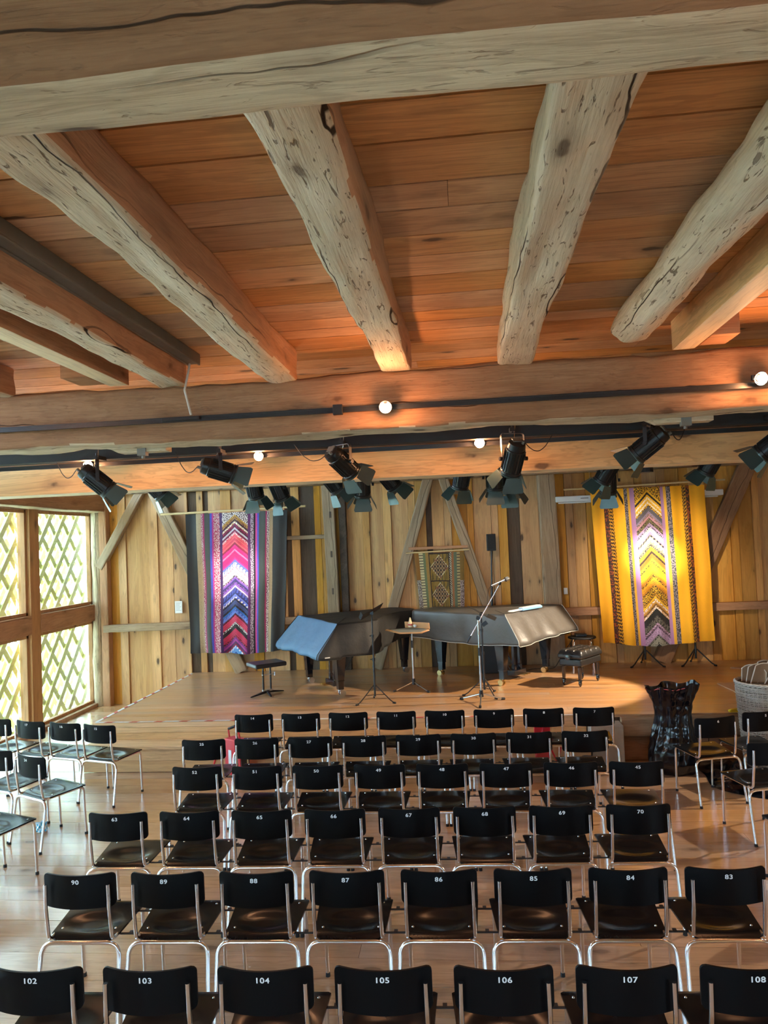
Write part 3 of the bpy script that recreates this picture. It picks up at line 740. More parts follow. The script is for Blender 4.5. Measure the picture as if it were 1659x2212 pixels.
def track_lamp(p, lab, aim=(.12, -1, -.30)):
    e = empty('track_spotlight', p, 0, lab, 'spotlight', 'small lit track spotlights')
    mb = MB(); mb.tube([(0, .045, .02), (0, .01, .02), (0, 0, .005)], .008, 8); mb.b2((-.03, .045, .0), (.03, .065, .035)); mb.build('arm', M_BLK, e)
    d = Vector(aim).normalized(); rot = d.to_track_quat('Z', 'Y').to_matrix()
    mb = MB(); pr = [(.010, -.03), (.026, -.018), (.040, .004), (.046, .026), (.043, .026), (.036, .004), (.022, -.014)]
    seg = 18; vs = [rot @ Vector((r*math.cos(2*PI*k/seg), r*math.sin(2*PI*k/seg), z)) for r, z in pr for k in range(seg)]
    mb.add(vs, [(i*seg+k, i*seg+(k+1) % seg, (i+1)*seg+(k+1) % seg, (i+1)*seg+k) for i in range(len(pr)-1) for k in range(seg)]); mb.build('reflector', M_REFL, e, True)
    mb = MB(); mb.lathe([(.004, -.02), (.016, -.01), (.020, .006), (.012, .022), (.002, .026)], seg=12, M=rot); b = mb.build('bulb', M_BULB, e, True)
    return e
LL = ['lit halogen at the middle of the upper track', 'lit halogen at the right end of the upper track', 'lit halogen behind the leftmost theatre lamp', 'lit halogen on the lower track, right of the leftmost two theatre lamps', 'lit halogen on the lower track, right of centre']
for p, lab in zip(TRACK_LAMPS, LL): track_lamp(p, 'small '+lab)

def stage_light(p, d, label, group, yoke_top, size=1.0, cabl=None, flaps=(26, 22, 34, 24)):
    """theatre lamp: p = middle of the housing, d = beam direction"""
    e = empty('theatre_lamp', p, 0, label, 'stage lamp', group)
    d = Vector(d).normalized(); q = d.to_track_quat('Z', 'X').to_matrix()
    # keep the yoke axis level
    sx = d.cross(Vector((0, 0, 1))); sx = sx.normalized() if sx.length > .01 else Vector((1, 0, 0)); sy = d.cross(sx)
    rot = Matrix((sx, sy, d)).transposed()
    s = size; S = Matrix.Diagonal((s, s, s)); RM = rot @ S
    mb = MB(); mb.lathe([(.045, -.155), (.066, -.145), (.072, -.12), (.072, -.095), (.078, -.09), (.078, .10), (.084, .105), (.084, .125), (.074, .128), (.070, .12)], seg=28, M=RM)
    for k in range(20):
        t = 2*PI*k/20; c = Vector((.080*math.cos(t), .080*math.sin(t), .01))
        mb.box(RM @ c, (.010*s, .004*s, .17*s), rot @ Matrix.Rotation(t, 3, 'Z'))
    mb.build('housing', M_SPOTB, e, True)
    mb = MB(); mb.lathe([(.005, .118), (.068, .114), (.068, .119), (.005, .126)], seg=24, M=RM); mb.build('lens', M_REFL, e, True)
    mb = MB(); mb.box(RM @ Vector((0, -.02, -.157)), (.07*s, .05*s, .012*s), rot); mb.cyl(RM @ Vector((.03, .03, -.15)), RM @ Vector((.03, .03, -.18)), .012*s); mb.build('rear_plate', M_GREYM, e)
    # yoke
    sd = sx*.098*s; yt = Vector((0, 0, yoke_top))
    mb = MB()
    path = fillet([sd, sd+yt*.92, -sd+yt*.92, -sd], .03, 4)
    n = len(path); vs = []
    fwd = sx.cross(Vector((0, 0, 1))).normalized()*.015*s
    for i, pp in enumerate(path):
        a = path[max(0, i-1)]; b = path[min(n-1, i+1)]; t = (b-a).normalized(); nn = t.cross(fwd).normalized()*.003
        vs += [pp-fwd-nn, pp+fwd-nn, pp+fwd+nn, pp-fwd+nn]
    fs = []
    for i in range(n-1):
        for k in range(4): fs.append((i*4+k, i*4+(k+1) % 4, (i+1)*4+(k+1) % 4, (i+1)*4+k))
    fs += [(3, 2, 1, 0), tuple((n-1)*4+k for k in range(4))]
    mb.add(vs, fs)
    y = mb.build('yoke', M_BLK, e)
    mb = MB(); mb.cyl(yt*.92, yt+Vector((0, 0, .05)), .009, seg=8); mb.b2((-.022, -.02, yoke_top-.005), (.022, .15, yoke_top+.03)); mb.build('clamp', M_BLK, y)
    for sg in (-1, 1):
        mb = MB(); mb.cyl(sd*sg*1.0, sd*sg*1.22, .017*s, seg=10); mb.build('knob', M_BLK, y)
    # barn doors
    fr = MB(); fr.lathe([(.080, .126), (.090, .126), (.090, .134), (.080, .134)], seg=28, M=RM)
    f = fr.build('door_ring', M_FLAP, e)
    for k in range(4):
        a = PI/2*k; op = R(flaps[k]); w0, w1, h = .064, .092 if k % 2 else .080, .125
        ex = Vector((-math.sin(a), math.cos(a), 0)); er = Vector((math.cos(a), math.sin(a), 0)); dirv = er*math.sin(op)+Vector((0, 0, 1))*math.cos(op)
        base = er*.086+Vector((0, 0, .134)); nrm = ex.cross(dirv)*.0012
        vs = []
        for sg in (-1, 1):
            for (ww, hh) in ((-w0, 0), (w0, 0), (w1, h*.85), (w1*.9, h), (-w1*.9, h), (-w1, h*.85)): vs.append(RM @ (base+ex*ww+dirv*hh+nrm*sg))
        mb = MB(); mb.add(vs, [tuple(reversed(range(6))), tuple(range(6, 12))]+[(i, (i+1) % 6, 6+(i+1) % 6, 6+i) for i in range(6)])
        mb.build('barn_door', M_FLAP, e)
    if cabl:
        mb = MB(); b = RM @ Vector((.03, .03, -.18)); pts = [b]
        for t in (.25, .5, .75, 1):
            pts.append(b.lerp(Vector(cabl), t)+Vector((0, 0, -.12*math.sin(PI*t))))
        mb.tube(fillet(pts, .2, 4), .004, 6); mb.build('power_cable', M_RUB, e)
        mb = MB(); pts = [RM @ Vector((-.05, -.05, -.1)), Vector((.01, 0, yoke_top*.6)), Vector((.03, -.02, yoke_top+.09)), Vector((.02, 0, yoke_top+.14))]
        mb.tube(fillet(pts, .1, 5), .0022, 6); mb.build('safety_wire', M_CHROME, e)
    return e
G1 = 'theatre lamps in front of the spruce beam'
F = [((-3.27, 6.40, 3.22), (.62, .35, -.62), 'leftmost front theatre lamp, tipped down to the right', .20),
     ((-2.13, 6.42, 3.26), (.80, .35, -.28), 'front theatre lamp above the dark striped hanging, nearly level', .16),
     ((-1.02, 6.42, 3.27), (.45, .6, -.50), 'front theatre lamp at the middle of the room, barn doors over its neighbours', .17),
     ((.47, 6.45, 3.23), (-.22, .62, -.85), 'front theatre lamp right of centre, pointing steeply down with its back plate showing', .24),
     ((1.60, 6.42, 3.29), (-.62, .35, -.50), 'front theatre lamp on the right, tipped down to the left', .17),
     ((2.60, 6.40, 3.24), (-.62, .35, -.52), 'front theatre lamp cut by the right photo edge', .22)]
for i, (p, d, lab, yt) in enumerate(F):
    stage_light(p, d, lab, G1, yt, 1.08, (( -.45 if i < 3 else .35), .12, .2))
G2 = 'theatre lamps behind the spruce beam'
BKL = [((-3.42, 8.0, 3.33), (.45, .3, -.60), 'rear theatre lamp over the long brace, pinkish flap to the right', .12),
       ((-2.27, 8.0, 3.28), (.10, .3, -.85), 'rear theatre lamp over the right half of the dark hanging, hanging straight', .15),
       ((-2.02, 8.1, 3.25), (.25, .3, -.80), 'rear theatre lamp touching the pole end of the dark hanging, tilted', .16),
       ((-1.40, 8.0, 3.30), (.40, .3, -.60), 'rear theatre lamp half hidden behind the middle front lamp', .14),
       ((-1.06, 8.0, 3.24), (-.05, .3, -.85), 'rear theatre lamp just right of the middle front lamp, upright', .16),
       ((-.78, 8.0, 3.30), (.40, .3, -.55), 'rear theatre lamp above the left slanting brace', .12),
       ((.03, 8.0, 3.28), (-.18, .3, -.75), 'rear theatre lamp above the small hanging', .14),
       ((.37, 8.0, 3.25), (.0, .3, -.9), 'rear theatre lamp left of and behind the steep front lamp', .15),
       ((.54, 8.15, 3.22), (.12, .3, -.8), 'rear theatre lamp low behind the barn doors of the steep front lamp', .18),
       ((1.56, 8.0, 3.26), (-.35, .3, -.60), 'rear theatre lamp at the left corner of the yellow hanging, upper one', .14),
       ((1.60, 8.25, 3.17), (.05, .3, -.65), 'rear theatre lamp at the left corner of the yellow hanging, lower one', .25),
       ((2.62, 8.0, 3.30), (-.30, .3, -.60), 'rear theatre lamp above the right part of the yellow hanging, green flap', .10)]
for i, (p, d, lab, yt) in enumerate(BKL): stage_light((p[0], p[1], p[2]-.05), d, lab, G2, yt+.05, 1.08)
mb = MB(); mb.b2((-5.9, 7.93, 3.47), (5.9, 8.23, 3.52)); tag(mb.build('lighting_rail', M_BLKM), 'second black rail behind the spruce beam, mostly hidden', 'rail')
mb = MB(); mb.lathe([(.005, .0), (.07, 0), (.07, .05), (.06, .06), (.06, .11), (.005, .11)], (1.95, 8.0, 3.17), 20); mb.cyl((1.95, 8, 3.28), (1.95, 8, 3.5), .012)
tag(mb.build('projector_pod', M_BLKM), 'small round black device under the beam above the yellow hanging', 'device')
# loose black cable swag under the beam
mb = MB(); mb.tube(fillet([(-1.95, 8.05, 3.42), (-1.8, 8.0, 3.24), (-1.55, 8.0, 3.22), (-1.38, 8.0, 3.3)], .15, 6), .007, 8); tag(mb.build('cable', M_RUB), 'black cable swagging between rear theatre lamps left of centre', 'cable')

# ------------------------------------------------------------------ textile hangings
def hexc(h):
    r = [int(h[i:i+2], 16)/255 for i in (0, 2, 4)]
    return tuple(((c+.055)/1.055)**2.4 if c > .04045 else c/12.92 for c in r)
def hanging(name, label, poly, y, cols, chev, pole, mat, polemat, NU=150, NV=210, fold=.02, seed=1, chs=1.0, thick=.006, cat='textile hanging', bot=0):
    """poly: x-left/x-right at top and bottom, z top/bottom. cols: [(u0,u1,fn(u,v,rnd))]"""
    (xl0, xr0, z1), (xl1, xr1, z0) = poly
    e = empty(name, ((xl0+xr0)/2, y, z0), 0, label, cat)
    ox, oy, oz = (xl0+xr0)/2, y, z0
    def P(u, v, s=0):
        t = 1-v   # v=0 bottom
        xl = xl1+(xl0-xl1)*v; xr = xr1+(xr0-xr1)*v
        x = xl+(xr-xl)*u; z = z0+(z1-z0)*v-.012*math.sin(u*9+seed)*(1-v)-bot*math.sin(PI*u)*(1-v)
        a = fold*(.35+.65*(1-v))
        yy = y-a*(math.sin(u*21+seed+v*1.3)*.5+math.sin(u*47+seed*2-v*2.1)*.3+mnoise.noise(Vector((u*6, v*3, seed)))*1.0)-s
        return (x-ox, yy-oy, z-oz)
    def C(u, v):
        for (a, b, fn) in cols:
            if a <= u < b: return fn((u-a)/(b-a), v, u)
        return cols[-1][2](1, v, u)
    mb = MB(); mb.grid(lambda u, v: P(u, v), NU, NV, colfn=C)
    mb.build('cloth', mat, e, True)
    if pole:
        (px0, pz0), (px1, pz1), pr = pole
        mb = MB(); mb.cyl((px0-ox, -.02, pz0-oz), (px1-ox, -.02, pz1-oz), pr, seg=10); mb.build('pole', polemat, e, True)
    return e
def solid(c, var=.08):
    return lambda s, v, u: tuple(x*(1+var*math.sin(u*90)*.5) for x in c)
def prnt(c1, c2, f=60, th=.0, seed=0, kind=0):
    def fn(s, v, u):
        n = mnoise.noise(Vector((u*f*.9, v*f*1.5, seed)))
        if kind == 1: n = math.sin(v*f*3.3+math.sin(s*PI*2+seed)*1.6)*math.cos((s-.5)*5)+mnoise.noise(Vector((u*90, v*120, seed)))*.5
        return c1 if n > th else c2
    return fn
def chevrons(stripes, slope, asp, seed, jit=.25, uw=.25):
    """stripes: colours top to bottom; each is (colour, alt colour or None)"""
    n = len(stripes)
    def fn(s, v, u):
        t = (1-v)-(abs(s-.5))*slope   # 0 at top apex
        k = (t+.5*slope*.0)*n/(1.0)
        i = int(math.floor(k)); i = max(0, min(n-1, i)); fr = k-math.floor(k)
        c, c2, m = stripes[i]
        if m == 1: # small print
            q = mnoise.noise(Vector((u*120, v*190, seed+i)))
            return c if q > 0 else c2
        if m == 2: # slanted ticks
            q = math.sin((s-.5)*60+fr*3+i)
            return c if q > -.1 else c2
        return c if fr < .86 else tuple(x*.4 for x in c)
    return fn
H = hexc
rc = random.Random(9)
def seq(parts):
    out = []
    for (n, cols, modes) in parts:
        for k in range(n):
            a = H(rc.choice(cols)); b = H(rc.choice(cols+['f0e6e0', '1a1218'])); out.append((a, b, rc.choice(modes)))
    return out
stripesL = seq([(5, ['5a1038', '8a1d50', 'b58a3a', '35102a'], [0, 1, 1]), (4, ['a8185a', '7a1244', '1c1a2a', 'c9c2cc'], [0, 1]), (6, ['f0606a', 'd8405a', 'f08a78', '902040'], [0, 0, 1]),
    (7, ['c8186a', 'e02880', 'a01050', 'f070a0'], [0, 0, 1]), (3, ['6070b8', '8f96c8', 'f0d0d8'], [0, 2]), (5, ['f0dcd0', 'c8a8b0', '5a4650', 'e86a80'], [1, 1, 0]), (6, ['8a5ab0', '5060a8', 'd0b8c8', '3a2f70'], [0, 1, 2]),
    (4, ['4858b8', '6a78d0', '2a3068'], [0, 2, 1]), (4, ['15151f', '2a2a3c', '3f4a80'], [0, 2]), (3, ['3a55b0', '2c6cc0', '6a86d8'], [0, 2]), (4, ['b01a4a', '8a1240', 'd03a60'], [0, 1]),
    (3, ['1d1a22', 'e8e0e0', 'b01a4a'], [1, 1]), (4, ['e8485a', 'c02850', 'f08a5a'], [0, 1]), (3, ['7a2a80', '50205a', 'a83a90'], [0, 1]), (5, ['2a68b8', '204890', '5a90d0', '8a1a40'], [0, 2])])
ch = H('2a2d2d'); be = H('a8906e'); ol = H('3a3d36')
colsL = [(0, .105, solid(ch)), (.105, .155, solid(be)), (.155, .172, prnt(H('c8b0b0'), H('8a1a48'), 150, 0, 1)), (.172, .186, solid(H('a01458'))), (.186, .245, solid(ol)), (.245, .262, solid(H('4a50b8'))), (.262, .278, solid(H('c03a90'))),
    (.278, .335, prnt(H('d8bcc0'), H('a83058'), 120, .0, 2, 0)), (.335, .36, solid(H('40205a'))), (.36, .618, chevrons(stripesL, .165, 1, 3)), (.618, .642, solid(H('5a1a5a'))), (.642, .672, prnt(H('c8b8c4'), H('5a4858'), 130, 0, 4)), (.672, .69, solid(H('15141a'))),
    (.69, .708, solid(H('d04a98'))), (.708, .722, solid(H('4a50b8'))), (.722, .792, solid(ol)), (.792, .808, solid(H('9a1450'))), (.808, .830, prnt(H('d0c0b8'), H('6a4854'), 140, 0, 5)), (.830, .865, solid(be)), (.865, 1.01, solid(ch))]
M_CLOTHL = pattern('dark_striped_cloth', .8, 60, .35); M_CLOTHR = pattern('yellow_striped_cloth', .8, 70, .06, fade=.06); M_CLOTHC = pattern('brown_applique_cloth', .8, 60, .3)
M_POLE = plain('pale_bamboo', (.62, .45, .22), .5)
hanging('textile_hanging', 'large dark hanging with pink and blue chevrons on a bamboo pole', ((-4.49, -2.79, 3.125), (-4.47, -2.92, .87)), 11.72, colsL, None, ((-4.90, 3.14), (-2.48, 3.17), .018), M_CLOTHL, M_POLE, seed=2, NU=300, NV=330, fold=.06, bot=.03)
stripesR = seq([(3, ['e0a818', '1c1408', 'd89a10'], [1, 0]), (5, ['e8b020', 'd89a10', '2a1c08', 'efc040'], [0, 1, 1]), (3, ['8a7a90', 'b090b8', '605a60'], [0, 1]), (4, ['c08890', '8a7a50', '18120c', '6a6250'], [0, 1]), (5, ['d0b0d0', 'a888a8', 'f0e8e0', 'c8c0b0'], [0, 1]),
    (5, ['8a8068', 'b8ac90', '1c1814', 'd8d0c0'], [0, 1, 2]), (5, ['2a1c10', 'b06a18', '3a2c18', 'c88820'], [0, 0, 2]), (5, ['e8c020', 'f0d020', 'd8a818', '6a5010'], [1, 0, 0]), (6, ['e09a10', 'e8b020', 'c07a10', '2a1c08'], [0, 1]), (6, ['d89a18', 'e8b428', '3a2808', 'b07818'], [1, 1, 0]),
    (4, ['a06a20', 'c08830', '50381a'], [0, 1]), (3, ['0f0e0e', '1c1a18', '8a8478'], [0, 2]), (3, ['35322e', '6a655a', '1c1a18'], [1, 2]), (5, ['a888a8', '8a6a88', '75555a', 'c0a0c0'], [0, 1]), (5, ['9a9684', '848272', '1c1a18'], [1, 1, 0])])
ye = H('f2a80e'); ye2 = H('f8b010'); mv = H('a87aa0')
scroll = lambda sd: prnt(H('c88a14'), H('1a1006'), 85, -.05, sd, 1)
colsR = [(0, .108, solid(ye)), (.108, .145, prnt(H('8a3a10'), H('3a1c0a'), 60, .1, 1)), (.145, .187, scroll(2)), (.187, .292, solid(ye2)), (.292, .325, prnt(H('8a7878'), H('34363a'), 100, 0, 3)), (.325, .342, solid(H('e0a830'))), (.342, .382, solid(mv)),
    (.382, .615, chevrons(stripesR, .17, 1, 5)), (.615, .640, solid(mv)), (.640, .662, solid(H('e0a830'))), (.662, .700, prnt(H('8a7878'), H('34363a'), 100, 0, 6)), (.700, .805, solid(ye2)), (.805, .838, scroll(7)), (.838, .868, prnt(H('9a4a14'), H('3a200c'), 60, .05, 8)), (.868, 1.01, solid(ye))]
hanging('textile_hanging', 'large yellow hanging with a chevron middle on a thin pole', ((1.98, 3.66, 3.21), (2.06, 3.70, .866)), 11.60, colsR, None, ((1.58, 3.23), (3.96, 3.27), .014), M_CLOTHR, M_POLE, seed=4, NU=300, NV=330, fold=.045, bot=.05)
# small brown applique hanging
gold = H('8a6a20'); dk = H('2a170c'); cream = H('c8b888')
def centre(s, v, u):
    vv = ((1-v)*2.55)
    fr = vv-math.floor(vv); 
    if fr < .05 or s < .05 or s > .95: return dk
    a = abs(s-.5)*2; b = abs(fr-.52)*2; dd = a+b
    if .78 < dd < .90: return cream if (math.sin(fr*50+s*30) > -.3) else H('8a4a38')
    if dd < .78:
        q = math.sin((s+fr)*22)*math.sin((s-fr)*22)
        return H('6a4a2a') if q > .2 else (dk if q < -.25 else H('a88a60'))
    return gold if mnoise.noise(Vector((s*14, fr*3, 2))) > -.1 else H('5a4a18')
colsC = [(0, .09, lambda s, v, u: H('8a5a10') if v > .62 else (H('b8b0a0') if mnoise.noise(Vector((u*90, v*60, 1))) > 0 else H('5a4a48'))), (.09, .17, lambda s, v, u: cream if (v*26) % 1 > .25 else dk), (.17, .22, solid(H('68704a'))), (.22, .28, solid(H('9a7430'))),
    (.28, .70, centre), (.70, .745, prnt(H('d8d0b0'), dk, 60, .1, 3, 1)), (.745, .785, solid(H('9a6030'))), (.785, .85, solid(H('5a6448'))), (.85, .91, lambda s, v, u: H('a89060') if (v*24) % 1 > .25 else dk), (.91, 1.01, lambda s, v, u: H('7a5a18') if v > .60 else (H('b8a098') if mnoise.noise(Vector((u*90, v*60, 4))) > 0 else H('4a342c')))]
hc = hanging('textile_hanging', 'small brown and gold hanging with square diamond figures between the braces', ((-.77, .02, 2.34), (-.70, -.02, 1.22)), 11.78, colsC, None, ((-.90, 2.35), (.10, 2.37), .012), M_CLOTHC, M_POLE, seed=7, NU=160, NV=180, fold=.008)
mb = MB(); mb.b2((-.86, 11.80, 2.395), (.08, 11.84, 2.44)); tag(mb.build('hanging_bar', M_TIMB2, None, False, .003), 'wooden bar on the braces from which the small hanging is suspended', 'bar')
for x, lab in ((-5.0, 1), (1.98, 0), (3.74, 0)): pass
mb = MB(); mb.tube([(1.99, 11.59, 3.25), (1.99, 11.66, 3.50)], .003, 6); mb.tube([(3.62, 11.59, 3.28), (3.60, 11.66, 3.50)], .003, 6); tag(mb.build('cord', plain('cord', (.6, .5, .35), .8)), 'thin cords holding the pole of the yellow hanging', 'cord')
# projector screen case
e = empty('projection_screen_case', (2.72, 11.84, 3.08), 0, 'white projection screen case on the wall, its ends showing beside the yellow hanging', 'screen case')
WH = plain('white_plastic', (.78, .80, .78), .4, var=.03)
mb = MB(); mb.b2((-1.24, -.06, -.03), (1.28, .05, .06)); mb.build('case', WH, e, False, .012)
mb = MB(); mb.b2((-1.20, -.045, -.055), (1.20, -.005, -.035)); mb.build('bottom_bar', WH, e, False, .006)
mb = MB(); mb.b2((-.86, -.0625, .012), (-.74, -.059, .024)); mb.build('grille', M_GREYM, e)
# notice and socket
e = empty('paper_notice', (-4.76, 11.995, 1.595), 0, 'small white printed notice pinned to the boards left of the dark hanging', 'notice')
mb = MB(); mb.b2((-.062, -.004, -.10), (.062, .006, .10)); mb.build('sheet', plain('white_paper', (.75, .77, .76), .8, var=.03), e)
mb = MB()
for i in range(7): mb.b2((-.045, -.0055, .07-i*.021), (.045-(i % 3)*.012, -.0042, .076-i*.021))
mb.build('text_lines', plain('grey_print', (.35, .35, .36), .8), e)
mb = MB(); mb.b2((1.56, 11.985, 1.60), (1.62, 12.005, 1.70)); tag(mb.build('wall_switch', WH, None, False, .004), 'small white wall switch right of the stout wall post', 'switch')

#PART3
# ------------------------------------------------------------------ grand pianos and covers
M_LACQ = plain('black_piano_lacquer', (.008, .009, .012), .12, 0, .6, .05, coat=.6)
M_BRASS = plain('brass', (.62, .45, .20), .25, 1)
M_STEEL = plain('brushed_steel', (.55, .56, .58), .28, 1)
M_COVG = plain('grey_vinyl_cover', (.085, .08, .072), .42, 0, .5, .12, 5, bump=.8, bscale=6)
M_COVK = plain('black_cloth_cover', (.022, .021, .019), .62, 0, .4, .2, 6, bump=.9, bscale=6)
M_COVB = plain('blue_grey_cloth_flap', (.10, .19, .30), .55, 0, .4, .15, 5, bump=.9, bscale=5)  # daylight sheen of the black cover, put into the flap's colour
M_WHITE = plain('pale_piping', (.6, .6, .55), .5)
def grand(o, ang, L_, label, brass):
    """o: bass end of the keyboard edge on the stage; ang: direction of the tail. local x = towards the tail, local y = towards the bass, so treble is -y"""
    e = empty('grand_piano', (o[0], o[1], STZ), ang, label, 'piano')
    W = 1.48
    out = [(.34, 0), (L_-.18, 0)]
    for k in range(7): t = PI/2*k/6; out.append((L_-.18+.17*math.sin(t), -.17+.17*math.cos(t)))
    out += [(L_-.01, -.45)]
    for k in range(7): t = PI/2*k/6; out.append((L_-.17+.16*math.cos(t), -.45-.16*math.sin(t)))
    out += [(L_*.80, -.64), (L_*.70, -.76), (L_*.60, -.96), (L_*.52, -1.18), (L_*.44, -1.38), (L_*.36, -1.46), (.34, -W)]
    mb = MB(); mb.prism([(x, y-0) for x, y in reversed(out)], .62, .962); mb.build('case', M_LACQ, e, False, .01)
    mb = MB(); mb.b2((.03, -W, .58), (.36, 0, .66)); mb.b2((.10, -W, .66), (.34, -W+.05, .72)); mb.b2((.10, -.05, .66), (.34, 0, .72)); mb.b2((.06, -W+.05, .66), (.09, -.05, .72)); mb.build('key_bed', M_LACQ, e, False, .01)
    for (x, y) in ((.36, -.17), (.36, -W+.17), (L_-(.30 if brass else .12), -.33)):
        mb = MB()
        h0, h1 = .09, .60
        vs = []
        for z, s in ((h0, .038), (.20, .040), (.2001, .047), (.215, .047), (.2151, .045), (h1-.04, .072), (h1-.039, .085), (h1+.02, .085)):
            vs += [(x-s, y-s, z), (x+s, y-s, z), (x+s, y+s, z), (x-s, y+s, z)]
        mb.add(vs, [(i*4+k, i*4+(k+1) % 4, (i+1)*4+(k+1) % 4, (i+1)*4+k) for i in range(7) for k in range(4)]+[(3, 2, 1, 0), (28, 29, 30, 31)])
        lg = mb.build('leg', M_LACQ, e, False, .005)
        mb = MB(); mb.cyl((x, y, .075), (x, y, .10), .03)
        cx = x+.025
        for s in (-1, 1): mb.cyl((cx, y+s*.014, .042), (cx, y+s*.040, .042), .041, .041, 20)
        mb.box((cx-.006, y, .065), (.05, .022, .05)); mb.build('caster', M_BRASS if brass else M_STEEL, lg, True)
    # pedal lyre
    ly = MB(); cx, cy = .50, -W/2
    for s in (-1, 1):
        ly.b2((cx-.025, cy+s*.075-.018, .12), (cx+.025, cy+s*.075+.018, .60))
        ly.b2((cx-.03, cy+s*.075-.024, .12), (cx+.03, cy+s*.075+.024, .20))
    ly.b2((cx-.06, cy-.15, .05), (cx+.07, cy+.15, .125)); ly.b2((cx-.05, cy-.13, .56), (cx+.06, cy+.13, .62))
    lo = ly.build('pedal_lyre', M_LACQ, e, False, .006)
    for s in (-1, 0, 1):
        mb = MB(); mb.prism([(-.12, -.012), (-.10, -.018), (0, -.009), (0, .009), (-.10, .018), (-.12, .012)], .065, .075, None, None, (cx-.055, cy+s*.065, 0)); mb.build('pedal', M_BRASS, lo)
    for s in (-1, 1):
        mb = MB(); mb.cyl((cx+.06, cy+s*.06, .10), (cx+.42, cy+s*.10, .62), .007); mb.build('brace_rod', M_BLK, lo)
    return e
def piano_cover(o, ang, L_, name, label, mats, seed, zt=1.0, zb=.60, slope=.26, flap=False, tag_=False, zk=.0):
    e = empty(name, (o[0], o[1], STZ), ang, label, 'piano cover')
    W = 1.50; N = 150
    # full outline sampled evenly
    out = [(-.04, .03), (L_-.12, .03)]
    for k in range(1, 7): t = PI/2*k/6; out.append((L_-.12+.16*math.sin(t), -.13+.16*math.cos(t)))
    out += [(L_+.04, -.45)]
    for k in range(1, 7): t = PI/2*k/6; out.append((L_-.13+.17*math.cos(t), -.46-.17*math.sin(t)))
    out += [(L_*.84, -.68), (L_*.74, -.80), (L_*.63, -1.0), (L_*.55, -1.22), (L_*.46, -1.42), (L_*.36, -W), (L_*.26, -W-.02), (-.04, -W-.02)]
    pts = out+[out[0]]; cum = [0]
    for i in range(len(pts)-1): cum.append(cum[-1]+math.dist(pts[i], pts[i+1]))
    corners = [c for c in cum]
    def at(s):
        s = s % 1*cum[-1]
        for i in range(len(pts)-1):
            if s <= cum[i+1]+1e-9:
                t = (s-cum[i])/(cum[i+1]-cum[i]); return Vector((pts[i][0]+(pts[i+1][0]-pts[i][0])*t, pts[i][1]+(pts[i+1][1]-pts[i][1])*t))
        return Vector(pts[0])
    cen = Vector((L_*.42, -.62))
    S = [i/N for i in range(N)]
    import bisect
    # snap samples to sharp corners
    for c in (0, cum[1], cum[-2]):
        t = c/cum[-1]; j = min(range(N), key=lambda i: abs(S[i]-t)); S[j] = t
    rings = []
    def topz(p): return zt+.012*mnoise.noise(Vector((p.x*3, p.y*3, seed)))
    ring0 = [at(s) for s in S]
    def inset(p, k=.035):
        q = Vector((max(p.x, slope if p.x < slope else p.x), p.y)); d = (cen-q); d.normalize(); return q+d*k
    for fr in (.25, .5, .75, .93):
        rings.append([(cen.lerp(inset(p), fr).x, cen.lerp(inset(p), fr).y, topz(cen.lerp(inset(p), fr))) for p in ring0])
    rings.append([(inset(p).x, inset(p).y, topz(inset(p))) for p in ring0])
    rings.append([(inset(p, .012).x, inset(p, .012).y, topz(p)-.018) for p in ring0])
    NV_ = 12
    for j in range(1, NV_+1):
        t = j/NV_; r = []
        for i, p in enumerate(ring0):
            top = inset(p, .012); q = top.lerp(p, min(1, t*1.15) if p.x < slope else min(1, t*2))
            nrm = (q-cen).normalized()
            wv = t*(.018*math.sin(S[i]*cum[-1]*9+seed)+.012*math.sin(S[i]*cum[-1]*19+seed*2)+.035*mnoise.noise(Vector((p.x*2.4, p.y*2.4, seed+t))))
            z = (zt-.018)*(1-t)+(zb+zk*(1 if p.x < .3 else 0)+.025*math.sin(S[i]*cum[-1]*2.2+seed))*t
            r.append((q.x+nrm.x*(wv+.02*t), q.y+nrm.y*(wv+.02*t), z))
        rings.append(r)
    mb = MB(); vs = [(cen.x, cen.y, zt)]; 
    for r in rings: vs += r
    fs = [(0, 1+i, 1+(i+1) % N) for i in range(N)]
    mb.add(vs, [])
    b = 0
    for f in fs: mb.f.append(f); mb.m.append(0); mb.t.append(0)
    for k in range(len(rings)-1):
        for i in range(N):
            mb.f.append((1+k*N+i, 1+(k+1)*N+i, 1+(k+1)*N+(i+1) % N, 1+k*N+(i+1) % N))
            p = ring0[i]; p2 = ring0[(i+1) % N]
            onk = (p.x < .0 and p2.x < .0)
            mb.m.append(1 if (flap and onk and k >= 4) else 0); mb.t.append(0)
    ob = mb.build('cloth', mats, e, True)
    so = ob.modifiers.new('thickness', 'SOLIDIFY'); so.thickness = .004; so.offset = 1
    # piping seams
    seam = MB(); idxs = [min(range(N), key=lambda i: (ring0[i]-Vector((-.04, yy))).length) for yy in (.03, -W-.02)]
    for i in idxs:
        seam.tube([Vector(rings[k][i])+Vector((-.004, 0, .002)) for k in range(4, len(rings))], .005, 6)
    seam.tube([Vector(rings[-1][i])+Vector((0, 0, -.002)) for i in range(N)]+[Vector(rings[-1][0])], .004, 6)
    seam.build('piping', M_WHITE if flap is False else mats[0], e, True)
    if tag_:
        i = min(range(N), key=lambda i: (ring0[i]-Vector((.10, -W-.02))).length); q = Vector(rings[-1][i])
        mb = MB(); mb.box(q+Vector((0, -.008, .035)), (.07, .004, .014)); mb.build('label_tag', M_WHITE, e)
    return e
A_R = math.atan2(.6, -.8)
